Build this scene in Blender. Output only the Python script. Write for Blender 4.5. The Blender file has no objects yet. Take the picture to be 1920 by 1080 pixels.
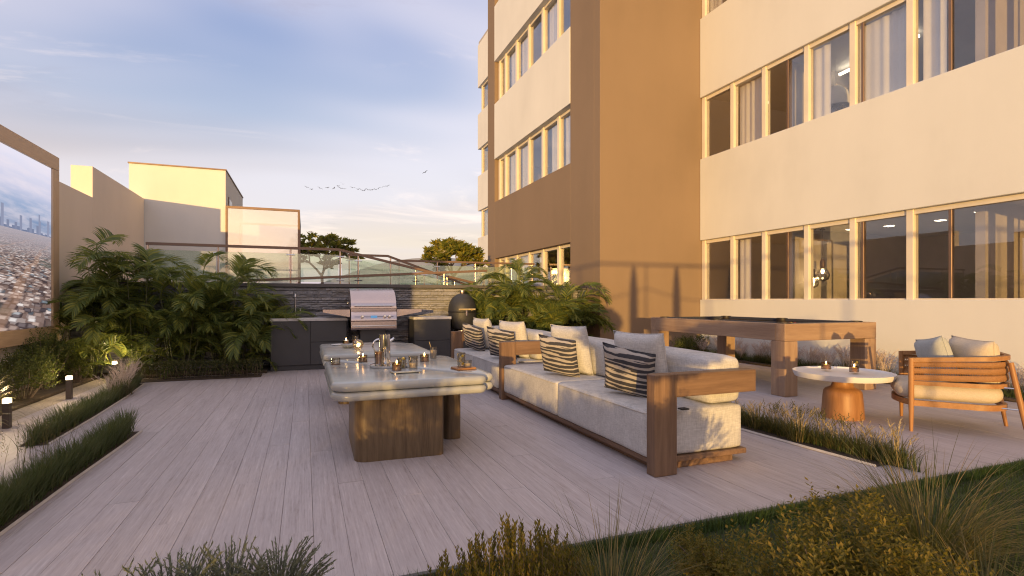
import bpy, bmesh, math, random
from mathutils import Vector, Matrix, Euler, noise
random.seed(7)
R = math.radians
S = bpy.context.scene
C = S.collection

# ------------------------------------------------------------------ camera, sky, sun, exposure
HEAD = 21.2                                   # heading of the lens, degrees right of +Y
EYE = 1.2
cam = bpy.data.cameras.new('camera'); co = bpy.data.objects.new('camera', cam); C.objects.link(co)
co.location = (0, 0, EYE); co.rotation_euler = (R(90), 0, R(-HEAD))
cam.sensor_width = 36; cam.lens = 18.75; cam.shift_y = 22 / 1920
cam.clip_start = .05; cam.clip_end = 5000
S.camera = co

SUN_TRAVEL = Vector((.49, 1.0, -.046))        # low evening sun behind and to the left of the camera
SUN_AZ = math.atan2(-SUN_TRAVEL.x, -SUN_TRAVEL.y)
SUN_EL = math.atan2(-SUN_TRAVEL.z, math.hypot(SUN_TRAVEL.x, SUN_TRAVEL.y))
sl = bpy.data.lights.new('sun', 'SUN'); so = bpy.data.objects.new('sun', sl); C.objects.link(so)
sl.energy = 3.2; sl.angle = R(.5); sl.color = (1, .61, .19)
so.rotation_euler = SUN_TRAVEL.to_track_quat('-Z', 'Y').to_euler()
so.location = (-10, -20, 8)

W = bpy.data.worlds.new('World'); S.world = W; W.use_nodes = True
def build_sky():
    nt = W.node_tree; nt.nodes.clear(); L = nt.links.new
    def N(t, **k):
        n = nt.nodes.new(t)
        for a, b in k.items(): setattr(n, a, b)
        return n
    out = N('ShaderNodeOutputWorld'); bg = N('ShaderNodeBackground'); bg.inputs[1].default_value = .1
    sky = N('ShaderNodeTexSky'); sky.sky_type = 'NISHITA'; sky.sun_disc = False
    sky.sun_elevation = SUN_EL; sky.sun_rotation = SUN_AZ
    sky.air_density = 1.0; sky.dust_density = 3.0; sky.ozone_density = 1.5
    tc = N('ShaderNodeTexCoord'); nrm = N('ShaderNodeVectorMath', operation='NORMALIZE'); L(tc.outputs['Generated'], nrm.inputs[0])
    sep = N('ShaderNodeSeparateXYZ'); L(nrm.outputs[0], sep.inputs[0])
    # clear air: warm and pale low down, blue overhead, the same all round
    ramp = N('ShaderNodeValToRGB'); e = ramp.color_ramp.elements
    e[0].position = 0; e[0].color = (.56, .46, .40, 1)
    e[1].position = 1; e[1].color = (.40, .42, .50, 1)
    for p, c in ((.07, (.52, .45, .40)), (.16, (.44, .32, .29)), (.30, (.20, .22, .32)), (.48, (.04, .09, .27))):
        q = e.new(p); q.color = (*c, 1)
    L(sep.outputs['Z'], ramp.inputs[0])
    # clouds on a flat layer seen in perspective
    addz = N('ShaderNodeMath', operation='ADD'); addz.inputs[1].default_value = .12; L(sep.outputs['Z'], addz.inputs[0])
    dx = N('ShaderNodeMath', operation='DIVIDE'); dy = N('ShaderNodeMath', operation='DIVIDE')
    L(sep.outputs['X'], dx.inputs[0]); L(addz.outputs[0], dx.inputs[1]); L(sep.outputs['Y'], dy.inputs[0]); L(addz.outputs[0], dy.inputs[1])
    cmb = N('ShaderNodeCombineXYZ'); L(dx.outputs[0], cmb.inputs[0]); L(dy.outputs[0], cmb.inputs[1])
    def layer(scale, rot, stretch, detail, lo, hi, off, dist=0.0, rough=.55):
        m = N('ShaderNodeMapping'); m.inputs['Rotation'].default_value = (0, 0, R(rot)); m.inputs['Scale'].default_value = (stretch, 1, 1)
        m.inputs['Location'].default_value = (off, off * .7, 0); L(cmb.outputs[0], m.inputs[0])
        n = N('ShaderNodeTexNoise'); n.inputs['Scale'].default_value = scale; n.inputs['Detail'].default_value = detail
        n.inputs['Roughness'].default_value = rough; n.inputs['Distortion'].default_value = dist; L(m.outputs[0], n.inputs[0])
        r = N('ShaderNodeMapRange'); r.interpolation_type = 'SMOOTHSTEP'
        r.inputs[1].default_value = lo; r.inputs[2].default_value = hi; L(n.outputs[0], r.inputs[0]); return r.outputs[0]
    def mixc(fac, a, b, amt=1.0):
        m = N('ShaderNodeMix', data_type='RGBA')
        f = N('ShaderNodeMath', operation='MULTIPLY'); f.inputs[1].default_value = amt; L(fac, f.inputs[0]); L(f.outputs[0], m.inputs[0])
        L(a, m.inputs[6])
        if isinstance(b, tuple): m.inputs[7].default_value = (*b, 1)
        else: L(b, m.inputs[7])
        return m.outputs[2]
    veil = layer(.50, 62, .42, 3, .33, .58, VEIL_OFF, .4)
    c = mixc(veil, ramp.outputs[0], (.455, .40, .445), .97)
    wisp = layer(1.7, 40, .5, 8, .53, .72, 6.4, .6, .62)
    c = mixc(wisp, c, (.70, .55, .50), .65)
    grey = layer(1.1, 25, .32, 8, .56, .70, 9.3, .5, .62)
    c = mixc(grey, c, (.22, .16, .20), .55)
    # Nishita under it all gives the glow round the sun
    g = N('ShaderNodeVectorMath', operation='SCALE'); g.inputs[3].default_value = 10 * SKY_GAIN; L(c, g.inputs[0])
    ns = N('ShaderNodeVectorMath', operation='SCALE'); ns.inputs[3].default_value = NISHITA_GAIN; L(sky.outputs[0], ns.inputs[0])
    ad = N('ShaderNodeVectorMath', operation='ADD'); L(g.outputs[0], ad.inputs[0]); L(ns.outputs[0], ad.inputs[1])
    L(ad.outputs[0], bg.inputs[0]); L(bg.outputs[0], out.inputs[0])
SKY_GAIN = 1.0; NISHITA_GAIN = 1.2
VEIL_OFF = 40.0
build_sky()
S.view_settings.view_transform = 'Standard'; S.view_settings.look = 'None'
S.view_settings.exposure = 0.60; S.view_settings.gamma = 1; S.view_settings.use_curve_mapping = False
S.render.engine = 'CYCLES'
S.cycles.use_denoising = True; S.cycles.pixel_filter_type = 'BLACKMAN_HARRIS'; S.cycles.filter_width = 1.15
S.cycles.max_bounces = 10; S.cycles.transparent_max_bounces = 24
S.cycles.sample_clamp_indirect = 6; S.cycles.caustics_reflective = False; S.cycles.caustics_refractive = False

# ------------------------------------------------------------------ materials
class NT:
    def __init__(s, name):
        s.m = bpy.data.materials.new(name); s.m.use_nodes = True; s.t = s.m.node_tree; s.t.nodes.clear()
        s.out = s.n('ShaderNodeOutputMaterial')
    def n(s, t, **k):
        x = s.t.nodes.new(t)
        for a, b in k.items(): setattr(x, a, b)
        return x
    def l(s, a, b): s.t.links.new(a, b)
    def coord(s, scale=(1, 1, 1), rot=(0, 0, 0), kind='Object'):
        tc = s.n('ShaderNodeTexCoord'); m = s.n('ShaderNodeMapping')
        m.inputs['Scale'].default_value = scale; m.inputs['Rotation'].default_value = rot
        s.l(tc.outputs[kind], m.inputs[0]); return m.outputs[0]
    def noise(s, vec, scale, detail=4, rough=.5, dist=0):
        x = s.n('ShaderNodeTexNoise'); x.inputs['Scale'].default_value = scale; x.inputs['Detail'].default_value = detail
        x.inputs['Roughness'].default_value = rough; x.inputs['Distortion'].default_value = dist
        if vec is not None: s.l(vec, x.inputs[0])
        return x.outputs[0]
    def ramp(s, fac, stops):
        r = s.n('ShaderNodeValToRGB'); e = r.color_ramp.elements
        e[0].position, e[0].color = stops[0][0], (*stops[0][1], 1)
        e[1].position, e[1].color = stops[-1][0], (*stops[-1][1], 1)
        for p, c in stops[1:-1]:
            q = e.new(p); q.color = (*c, 1)
        s.l(fac, r.inputs[0]); return r.outputs[0]
    def mix(s, fac, a, b, mode='MIX'):
        m = s.n('ShaderNodeMix', data_type='RGBA', blend_type=mode)
        if isinstance(fac, float): m.inputs[0].default_value = fac
        else: s.l(fac, m.inputs[0])
        for v, i in ((a, 6), (b, 7)):
            if isinstance(v, tuple): m.inputs[i].default_value = (*v, 1)
            else: s.l(v, m.inputs[i])
        return m.outputs[2]
    def math(s, op, a, b=0.0, c=0.0):
        m = s.n('ShaderNodeMath', operation=op)
        for v, i in ((a, 0), (b, 1), (c, 2)):
            if isinstance(v, (int, float)): m.inputs[i].default_value = v
            else: s.l(v, m.inputs[i])
        return m.outputs[0]
    def bsdf(s, col, rough=.5, metal=0.0, bump=None, bstr=.2, bdist=.01, spec=.5):
        b = s.n('ShaderNodeBsdfPrincipled')
        if isinstance(col, tuple): b.inputs['Base Color'].default_value = (*col, 1)
        else: s.l(col, b.inputs['Base Color'])
        if isinstance(rough, (int, float)): b.inputs['Roughness'].default_value = rough
        else: s.l(rough, b.inputs['Roughness'])
        b.inputs['Metallic'].default_value = metal; b.inputs['Specular IOR Level'].default_value = spec
        if bump is not None:
            u = s.n('ShaderNodeBump'); u.inputs['Strength'].default_value = bstr; u.inputs['Distance'].default_value = bdist
            s.l(bump, u.inputs['Height']); s.l(u.outputs[0], b.inputs['Normal'])
        return b.outputs[0]
    def done(s, sh): s.l(sh, s.out.inputs[0]); return s.m
M = {}
def m_plain(name, col, rough=.5, metal=0.0, var=.12, scale=6, bump=.1, spec=.5):
    t = NT(name); v = t.coord(); n = t.noise(v, scale, 5)
    c = t.ramp(n, [(.3, tuple(x * (1 - var) for x in col)), (.7, tuple(min(1, x * (1 + var)) for x in col))])
    r = t.math('MULTIPLY_ADD', n, .2, rough - .1)
    M[name] = t.done(t.bsdf(c, r, metal, t.noise(v, scale * 14, 3), bump, .004, spec))
def m_stucco(name, col):
    t = NT(name); v = t.coord()
    a = t.noise(v, .35, 4, .6); b = t.noise(t.coord((1, 1, .25)), 1.1, 5, .6)
    f = t.math('MULTIPLY_ADD', a, .6, t.math('MULTIPLY', b, .4))
    c = t.ramp(f, [(.32, tuple(x * .90 for x in col)), (.5, col), (.7, tuple(min(1, x * 1.06) for x in col))])
    fine = t.noise(v, 40, 6, .7); big = t.noise(v, 5, 4, .6)
    M[name] = t.done(t.bsdf(c, .85, 0, t.math('MULTIPLY_ADD', big, 1.6, fine), .11, .010, .2))
def m_wood(name, dark, light, axis, rough=.5, per=0.0, scale=1.0, bump=.25):
    """grain runs along axis (0, 1, 2) of the object"""
    t = NT(name); sc = [9, 9, 9]; sc[axis] = .55; v = t.coord(tuple(x * scale for x in sc))
    vec = v
    if per:
        oi = t.n('ShaderNodeObjectInfo'); ad = t.n('ShaderNodeVectorMath', operation='ADD'); k = t.n('ShaderNodeVectorMath', operation='SCALE')
        cb = t.n('ShaderNodeCombineXYZ')
        for i in range(3): t.l(oi.outputs['Random'], cb.inputs[i])
        t.l(cb.outputs[0], k.inputs[0]); k.inputs[3].default_value = 37
        t.l(v, ad.inputs[0]); t.l(k.outputs[0], ad.inputs[1]); vec = ad.outputs[0]
    g = t.noise(vec, 1.2, 6, .65, .4); f = t.noise(vec, 7, 4, .7, .2)
    h = t.math('MULTIPLY_ADD', g, .65, t.math('MULTIPLY', f, .35))
    mid = tuple((a + b) / 2 for a, b in zip(dark, light))
    c = t.ramp(h, [(.34, dark), (.5, mid), (.66, light)])
    if per:
        hs = t.n('ShaderNodeHueSaturation'); t.l(c, hs.inputs['Color'])
        t.l(t.math('MULTIPLY_ADD', oi.outputs['Random'], per, 1 - per / 2), hs.inputs['Value']); c = hs.outputs[0]
    M[name] = t.done(t.bsdf(c, t.math('MULTIPLY_ADD', h, .25, rough - .12), 0, h, bump, .004, .4))
def m_leaf(name, cols, trans=.35, rough=.45):
    t = NT(name); g = t.n('ShaderNodeNewGeometry')
    c = t.ramp(g.outputs['Random Per Island'], [(i / (len(cols) - 1), k) for i, k in enumerate(cols)])
    p = t.bsdf(c, rough, 0, None, spec=.3)
    tr = t.n('ShaderNodeBsdfTranslucent'); t.l(t.mix(.5, c, (.27, .29, .05)), tr.inputs[0])
    mx = t.n('ShaderNodeMixShader'); mx.inputs[0].default_value = trans; t.l(p, mx.inputs[1]); t.l(tr.outputs[0], mx.inputs[2])
    M[name] = t.done(mx.outputs[0])
def m_emit(name, col, st):
    t = NT(name); e = t.n('ShaderNodeEmission'); e.inputs[0].default_value = (*col, 1); e.inputs[1].default_value = st
    M[name] = t.done(e.outputs[0])
def m_fabric(name, col, wscale=260, var=.25, bump=.35):
    t = NT(name); v = t.coord()
    a = t.noise(t.coord((1, 1, .14)), wscale, 2, .6); b = t.noise(t.coord((.14, .14, 1)), wscale, 2, .6)
    f = t.math('MULTIPLY_ADD', a, .5, t.math('MULTIPLY', b, .5)); d = t.noise(v, 5, 4)
    f2 = t.math('MULTIPLY_ADD', d, .25, t.math('MULTIPLY', f, .75))
    c = t.ramp(f2, [(.36, tuple(x * (1 - var) for x in col)), (.5, col), (.64, tuple(min(1, x * (1 + var)) for x in col))])
    M[name] = t.done(t.bsdf(c, .95, 0, t.math('MULTIPLY_ADD', d, .6, f), bump, .003, .15))
def m_glass(name, tint, fac, rough=0.0, milky=0.0, milk=(.7, .75, .7), gcol=(1, 1, 1), fres=.75):
    t = NT(name)
    tr = t.n('ShaderNodeBsdfTransparent'); tr.inputs[0].default_value = (*tint, 1)
    gl = t.n('ShaderNodeBsdfGlossy'); gl.inputs['Roughness'].default_value = rough; gl.inputs[0].default_value = (*gcol, 1)
    lw = t.n('ShaderNodeLayerWeight'); lw.inputs[0].default_value = .25
    f = t.math('MULTIPLY_ADD', lw.outputs['Fresnel'], fres, fac); f = t.math('MINIMUM', f, .95)
    a = tr.outputs[0]
    if milky:
        d = t.n('ShaderNodeBsdfDiffuse'); d.inputs[0].default_value = (*milk, 1)
        q = t.n('ShaderNodeMixShader'); q.inputs[0].default_value = milky; t.l(a, q.inputs[1]); t.l(d.outputs[0], q.inputs[2]); a = q.outputs[0]
    mx = t.n('ShaderNodeMixShader'); t.l(f, mx.inputs[0]); t.l(a, mx.inputs[1]); t.l(gl.outputs[0], mx.inputs[2])
    M[name] = t.done(mx.outputs[0])

m_stucco('white_stucco', (.74, .735, .70)); m_stucco('brown_stucco', (.25, .182, .128)); m_stucco('beige_stucco', (.82, .72, .62))
m_stucco('concrete', (.46, .43, .41))
def m_deck():
    t = NT('deck_wood'); oi = t.n('ShaderNodeObjectInfo'); tc = t.n('ShaderNodeTexCoord')
    cb = t.n('ShaderNodeCombineXYZ'); k = t.n('ShaderNodeVectorMath', operation='SCALE'); k.inputs[3].default_value = 51; ad = t.n('ShaderNodeVectorMath', operation='ADD')
    for i in range(3): t.l(oi.outputs['Random'], cb.inputs[i])
    t.l(cb.outputs[0], k.inputs[0]); t.l(tc.outputs['Object'], ad.inputs[0]); t.l(k.outputs[0], ad.inputs[1])
    def layer(sx, sy, sc, d, r):
        m = t.n('ShaderNodeMapping'); m.inputs['Scale'].default_value = (sx, sy, sx); t.l(ad.outputs[0], m.inputs[0]); return t.noise(m.outputs[0], sc, d, r, .15)
    fine = layer(90, 2.2, 1.0, 4, .7); mid = layer(22, .7, 1.0, 4, .6); spots = layer(60, 9, 1.0, 3, .7)
    h = t.math('ADD', t.math('MULTIPLY', fine, .52), t.math('MULTIPLY_ADD', mid, .22, t.math('MULTIPLY', spots, .26)))
    c = t.ramp(h, [(.35, (.33, .275, .265)), (.46, (.45, .40, .405)), (.56, (.51, .46, .465)), (.68, (.63, .58, .585))])
    hs = t.n('ShaderNodeHueSaturation'); t.l(c, hs.inputs['Color']); t.l(t.math('MULTIPLY_ADD', oi.outputs['Random'], .10, .95), hs.inputs['Value'])
    M['deck_wood'] = t.done(t.bsdf(hs.outputs[0], t.math('MULTIPLY_ADD', h, .4, .32), 0, h, .5, .004, .35))
m_deck()
m_wood('walnut_x', (.125, .072, .044), (.26, .16, .098), 0, .5); m_wood('walnut_y', (.125, .072, .044), (.26, .16, .098), 1, .5)
m_wood('walnut_z', (.125, .072, .044), (.26, .16, .098), 2, .5)
m_wood('oak_x', (.24, .15, .10), (.40, .28, .19), 0, .5); m_wood('oak_y', (.24, .15, .10), (.40, .28, .19), 1, .5); m_wood('oak_z', (.24, .15, .10), (.40, .28, .19), 2, .5)
m_wood('smoked_oak', (.085, .055, .03), (.20, .14, .08), 2, .45, 0, 2.2)
m_wood('teak_x', (.26, .12, .045), (.42, .21, .085), 0, .45); m_wood('teak_z', (.26, .12, .045), (.42, .21, .085), 2, .45)
m_wood('frame_oak_y', (.50, .34, .21), (.66, .48, .32), 1, .5); m_wood('frame_oak_z', (.50, .34, .21), (.66, .48, .32), 2, .5)
m_plain('table_stone', (.40, .41, .39), .2, 0, .05, 5, .03, .6)
m_plain('charcoal', (.055, .057, .064), .45, 0, .08, 3, .04)
m_plain('black', (.015, .015, .017), .5, 0, .1, 8, .04)
m_plain('counter_stone', (.58, .57, .57), .3, 0, .08, 9, .03)
m_plain('steel', (.66, .54, .49), .26, 1.0, .06, 2, .02)
m_plain('chrome', (.75, .73, .72), .1, 1.0, .03, 2, .0)
m_plain('bronze', (.20, .13, .095), .42, .35, .1, 3, .04)
m_plain('window_frame', (.78, .70, .57), .5, 0, .05, 3, .03)
m_plain('kamado', (.03, .031, .034), .5, 0, .2, 60, .35)
m_plain('coping', (.105, .098, .1), .6, 0, .12, 8, .1)
m_plain('deck_gap', (.44, .38, .365), .9, 0, .1, 9, .1)
m_plain('soil', (.07, .05, .035), .95, 0, .4, 20, .6)
m_plain('gravel', (.44, .38, .31), .95, 0, .3, 60, .7)
m_plain('kerb', (.50, .46, .42), .8, 0, .1, 10, .1)
m_plain('edging', (.12, .115, .115), .6, .2, .1, 10, .1)
m_plain('paving', (.36, .33, .30), .85, 0, .12, 2, .1)
m_plain('lawn_soil', (.035, .045, .016), .95, 0, .4, 30, .4)
m_plain('white_top', (.74, .72, .70), .35, 0, .04, 4, .03)
m_plain('cloth', (.035, .037, .05), .9, 0, .15, 60, .2)
m_plain('white_paint', (.78, .76, .73), .5, 0, .03, 4, .02)
m_plain('ceramic', (.36, .39, .42), .3, 0, .1, 4, .02)
m_plain('candle_wax', (.8, .74, .62), .6, 0, .05, 20, .02)
m_plain('interior', (.62, .55, .49), .8, 0, .1, 2, .05)
m_plain('interior_floor', (.22, .16, .11), .5, 0, .1, 2, .05)
m_plain('bark', (.20, .15, .115), .9, 0, .25, 12, .5)
m_plain('bollard_metal', (.12, .095, .085), .5, .4, .1, 4, .05)
m_plain('flower', (.85, .78, .62), .6, 0, .1, 20, .05)
m_plain('bird_feather', (.06, .055, .06), .8, 0, .1, 20, 0)
m_plain('hazy_hill', (.24, .25, .26), .95, 0, .2, .05, .1)  # grey tone with the distance haze put into the colour
m_plain('plume_green', (.17, .185, .12), .9, 0, .3, 40, 0); m_plain('plume', (.58, .48, .42), .9, 0, .3, 40, 0); m_plain('palm_cane', (.10, .105, .045), .6, 0, .3, 12, .1); m_plain('straw', (.40, .32, .18), .8, 0, .3, 30, 0)
m_plain('rope', (.30, .145, .055), .7, 0, .2, 90, .3)
m_plain('pocket_leather', (.02, .014, .012), .5, 0, .1, 20, .1)
m_plain('ivory', (.8, .76, .66), .2, 0, .02, 4, 0); m_plain('ball_red', (.35, .02, .015), .2, 0, .02, 4, 0); m_plain('ball_yellow', (.6, .38, .02), .2, 0, .02, 4, 0)
m_plain('lemon', (.62, .5, .08), .5, 0, .1, 20, .1)
m_plain('amber_drink', (.32, .15, .05), .3, 0, .15, 14, .05)
m_plain('foam', (.6, .52, .42), .7, 0, .1, 20, .1)
m_fabric('sofa_fabric', (.53, .52, .51), 150, .22)
m_fabric('seat_fabric', (.55, .53, .5), 260, .16)
m_fabric('chair_fabric', (.56, .49, .40), 300, .14)
m_fabric('pillow_grey', (.40, .42, .42), 260, .16)
m_fabric('curtain_fabric', (.90, .89, .86), 120, .05, .1)
m_leaf('palm_leaf', [(.075, .12, .045), (.135, .19, .062), (.23, .275, .075), (.37, .37, .085)], .5, .36)
m_leaf('grass_dark', [(.042, .07, .028), (.07, .105, .042), (.105, .14, .06), (.15, .165, .08)], .3)
m_leaf('lawn_leaf', [(.03, .065, .018), (.05, .10, .026), (.075, .13, .035)], .3)
m_leaf('shrub_leaf', [(.03, .048, .014), (.055, .08, .02), (.09, .115, .028), (.15, .15, .036)], .3)
m_leaf('golden_leaf', [(.075, .07, .014), (.14, .12, .022), (.21, .165, .03), (.29, .20, .04)], .45)
m_leaf('hedge_leaf', [(.03, .042, .014), (.055, .068, .022), (.09, .095, .032), (.13, .115, .05)], .25)
m_leaf('tree_leaf', [(.09, .11, .018), (.17, .18, .026), (.28, .25, .034), (.40, .31, .045)], .45)
m_leaf('tuft_leaf', [(.05, .058, .022), (.085, .085, .032), (.13, .115, .05), (.24, .175, .075)], .3)
m_leaf('straw_leaf', [(.07, .08, .025), (.12, .12, .04), (.20, .165, .06), (.42, .28, .10)], .35)
m_leaf('pink_grass', [(.05, .05, .022), (.09, .085, .04), (.15, .125, .075), (.20, .155, .11)], .3)
m_glass('window_glass', (.985, .98, .975), .085, 0, 0, gcol=(.88, .88, .88), fres=.42)
m_glass('rail_glass', (.84, .92, .86), .08, .03, .13, (.52, .62, .52))
m_glass('pavilion_glass', (.92, .91, .93), .42, .03, .40, (.60, .60, .66))
m_glass('clear_glass', (.86, .84, .80), .10, .02)
m_glass('amber_glass', (.75, .62, .45), .12, .02)
m_emit('flame', (1, .62, .25), 14); m_emit('bollard_lens', (1, .78, .45), 9); m_emit('bulb', (1, .72, .35), 25); m_emit('downlight', (1, .85, .6), 4)
m_emit('display_blue', (.15, .35, .6), .6)

def m_stripe():
    t = NT('striped_fabric')
    v = t.coord(); s = t.n('ShaderNodeSeparateXYZ'); t.l(v, s.inputs[0])
    wob = t.noise(t.coord((7, 1, 9)), 1.0, 3, .6)
    z = t.math('MULTIPLY_ADD', wob, .016, s.outputs['Z'])
    st = t.n('ShaderNodeCombineXYZ'); t.l(t.math('MULTIPLY', z, 26), st.inputs[2]); t.l(t.math('MULTIPLY', s.outputs['X'], 2.2), st.inputs[0])
    n = t.noise(st.outputs[0], 1.0, 2, .6)
    w = t.math('SINE', t.math('MULTIPLY_ADD', z, 135, t.math('MULTIPLY', n, 13)))
    edge = t.math('MULTIPLY_ADD', t.noise(t.coord((30, 1, 260)), 1, 3), .9, w)
    r = t.n('ShaderNodeMapRange'); r.inputs[1].default_value = .25; r.inputs[2].default_value = .45; t.l(edge, r.inputs[0])
    weave = t.noise(t.coord((1, 1, 1)), 320, 2)
    c = t.mix(r.outputs[0], (.47, .43, .39), (.028, .030, .042))
    c = t.mix(t.math('MULTIPLY', weave, .35), c, (.2, .19, .18))
    M['striped_fabric'] = t.done(t.bsdf(c, .95, 0, weave, .3, .003, .15))
m_stripe()

def m_city():
    """the picture on the outdoor screen: hazy skyline over a low pale city"""
    t = NT('screen_picture')
    tc = t.n('ShaderNodeTexCoord'); s = t.n('ShaderNodeSeparateXYZ'); t.l(tc.outputs['UV'], s.inputs[0])
    u, v = s.outputs['X'], s.outputs['Y']
    HZ = .56
    sky = t.ramp(v, [(.55, (.30, .33, .44)), (.62, (.15, .22, .36)), (.70, (.22, .30, .46)), (.80, (.46, .47, .60)), (1.0, (.62, .60, .70))])
    cl = t.noise(t.coord((2.2, 7, 1), kind='UV'), 1.6, 7, .6)
    sky = t.mix(t.math('MULTIPLY', t.ramp(cl, [(.42, (0, 0, 0)), (.62, (1, 1, 1))]), .45), sky, (.70, .62, .66))
    below = t.math('MAXIMUM', t.math('SUBTRACT', HZ, v), .004)
    q = t.math('DIVIDE', .12, t.math('ADD', below, .03))
    gx = t.math('MULTIPLY', t.math('SUBTRACT', u, .5), t.math('MULTIPLY', q, 70)); gy = t.math('MULTIPLY', q, 80)
    cb = t.n('ShaderNodeCombineXYZ'); t.l(gx, cb.inputs[0]); t.l(gy, cb.inputs[1])
    mp = t.n('ShaderNodeMapping'); mp.inputs['Rotation'].default_value = (0, 0, .45); t.l(cb.outputs[0], mp.inputs[0])
    vo = t.n('ShaderNodeTexVoronoi'); vo.distance = 'CHEBYCHEV'; vo.inputs['Scale'].default_value = 1.15; t.l(mp.outputs[0], vo.inputs[0])
    sc = t.n('ShaderNodeSeparateXYZ'); t.l(vo.outputs['Color'], sc.inputs[0])
    roof = t.ramp(sc.outputs['X'], [(0, (.10, .085, .10)), (.2, (.25, .18, .16)), (.5, (.42, .31, .27)), (.75, (.55, .45, .41)), (.9, (.68, .62, .60)), (1, (.16, .2, .24))])
    shade = t.ramp(vo.outputs['Distance'], [(.25, (1, 1, 1)), (.46, (.25, .2, .2))])
    city = t.mix(.8, roof, shade, 'MULTIPLY')
    blob = t.noise(cb.outputs[0], .07, 5, .6)
    city = t.mix(t.math('MULTIPLY', t.ramp(blob, [(.54, (0, 0, 0)), (.62, (1, 1, 1))]), .75), city, (.07, .08, .07))
    wv = t.n('ShaderNodeTexWave'); wv.inputs['Scale'].default_value = .022; wv.inputs['Distortion'].default_value = 3; t.l(mp.outputs[0], wv.inputs[0])
    city = t.mix(t.math('MULTIPLY', t.ramp(wv.outputs['Fac'], [(.965, (0, 0, 0)), (.985, (1, 1, 1))]), .22), city, (.55, .30, .17))
    hazef = t.n('ShaderNodeMapRange'); hazef.inputs[1].default_value = .16; hazef.inputs[2].default_value = 0; t.l(below, hazef.inputs[0])
    city = t.mix(t.math('MULTIPLY', hazef.outputs[0], .8), city, (.36, .33, .38))
    # towers: one random height per column
    col = t.math('FLOOR', t.math('MULTIPLY', u, 64)); wn = t.n('ShaderNodeTexWhiteNoise', noise_dimensions='1D'); t.l(col, wn.inputs['W'])
    col2 = t.math('FLOOR', t.math('MULTIPLY', u, 12)); wn2 = t.n('ShaderNodeTexWhiteNoise', noise_dimensions='1D'); t.l(col2, wn2.inputs['W'])
    h = t.math('MULTIPLY', t.math('POWER', wn.outputs[0], 2.2), t.math('MULTIPLY_ADD', wn2.outputs[0], .16, .045))
    isT = t.math('LESS_THAN', v, t.math('ADD', h, HZ + .005))
    tower = t.mix(wn.outputs[0], (.10, .13, .22), (.22, .24, .34))
    up = t.mix(isT, sky, tower)
    above = t.math('GREATER_THAN', v, HZ)
    img = t.mix(above, city, up)
    e = t.n('ShaderNodeEmission'); t.l(img, e.inputs[0]); e.inputs[1].default_value = .85
    g = t.n('ShaderNodeBsdfGlossy'); g.inputs['Roughness'].default_value = .3; g.inputs[0].default_value = (.03, .03, .03, 1)
    a = t.n('ShaderNodeAddShader'); t.l(e.outputs[0], a.inputs[0]); t.l(g.outputs[0], a.inputs[1])
    M['screen_picture'] = t.done(a.outputs[0])
m_city()

def m_stone():
    t = NT('ledge_stone'); v = t.coord(); oi = t.n('ShaderNodeObjectInfo'); g = t.n('ShaderNodeNewGeometry')
    r = t.math('FRACT', t.math('ADD', oi.outputs['Random'], g.outputs['Random Per Island']))
    base = t.ramp(r, [(0, (.19, .193, .215)), (.4, (.27, .273, .30)), (.75, (.34, .333, .35)), (1, (.42, .40, .405))])
    n = t.noise(v, 14, 6, .65); n2 = t.noise(t.coord((1, 1, 4)), 30, 6, .7)
    c = t.mix(t.math('MULTIPLY', n, .5), base, (.33, .325, .345))
    M['ledge_stone'] = t.done(t.bsdf(c, .75, 0, t.math('MULTIPLY_ADD', n, 1.2, n2), .8, .018, .4))
m_stone()

# ------------------------------------------------------------------ builders
def bm_new(): return bmesh.new()
def obj(name, bm, mat, parent=None, smooth=False, off=None):
    me = bpy.data.meshes.new(name)
    bm.normal_update(); bm.to_mesh(me); bm.free()
    if off is not None: me.transform(Matrix.Translation(off))
    me.materials.append(M[mat] if isinstance(mat, str) else mat)
    if smooth:
        me.polygons.foreach_set('use_smooth', [True] * len(me.polygons))
        if smooth != 'all':
            try: me.set_sharp_from_angle(angle=R(40))
            except Exception: pass
    o = bpy.data.objects.new(name, me); C.objects.link(o)
    if parent: o.parent = parent
    return o
def mesh_py(name, verts, faces, mat, parent=None, smooth=False, mats=None, midx=None):
    me = bpy.data.meshes.new(name); me.from_pydata(verts, [], faces)
    for m in (mats or [mat]): me.materials.append(M[m])
    if midx: me.polygons.foreach_set('material_index', midx)
    if smooth: me.polygons.foreach_set('use_smooth', [True] * len(me.polygons))
    me.update()
    o = bpy.data.objects.new(name, me); C.objects.link(o)
    if parent: o.parent = parent
    return o
def tag(o, label, cat, group=None, kind='thing'):
    o['label'] = label; o['category'] = cat
    if group: o['group'] = group
    if kind: o['kind'] = kind
    return o
def thing(name, label, cat, loc=(0, 0, 0), rz=0, group=None):
    o = bpy.data.objects.new(name, None); C.objects.link(o); o.location = loc; o.rotation_euler = (0, 0, rz)
    o.empty_display_size = .1
    return tag(o, label, cat, group)
def struct(o): o['kind'] = 'structure'; return o
def dup(root, loc=None, rz=None, label=None, scale=None):
    r = root.copy(); C.objects.link(r)
    if loc is not None: r.location = loc
    if rz is not None: r.rotation_euler = (0, 0, rz)
    if scale is not None: r.scale = (scale,) * 3
    if label: r['label'] = label
    for ch in list(root.children):
        c = ch.copy(); C.objects.link(c); c.parent = r
        for g in list(ch.children):
            d = g.copy(); C.objects.link(d); d.parent = c
    return r
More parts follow.
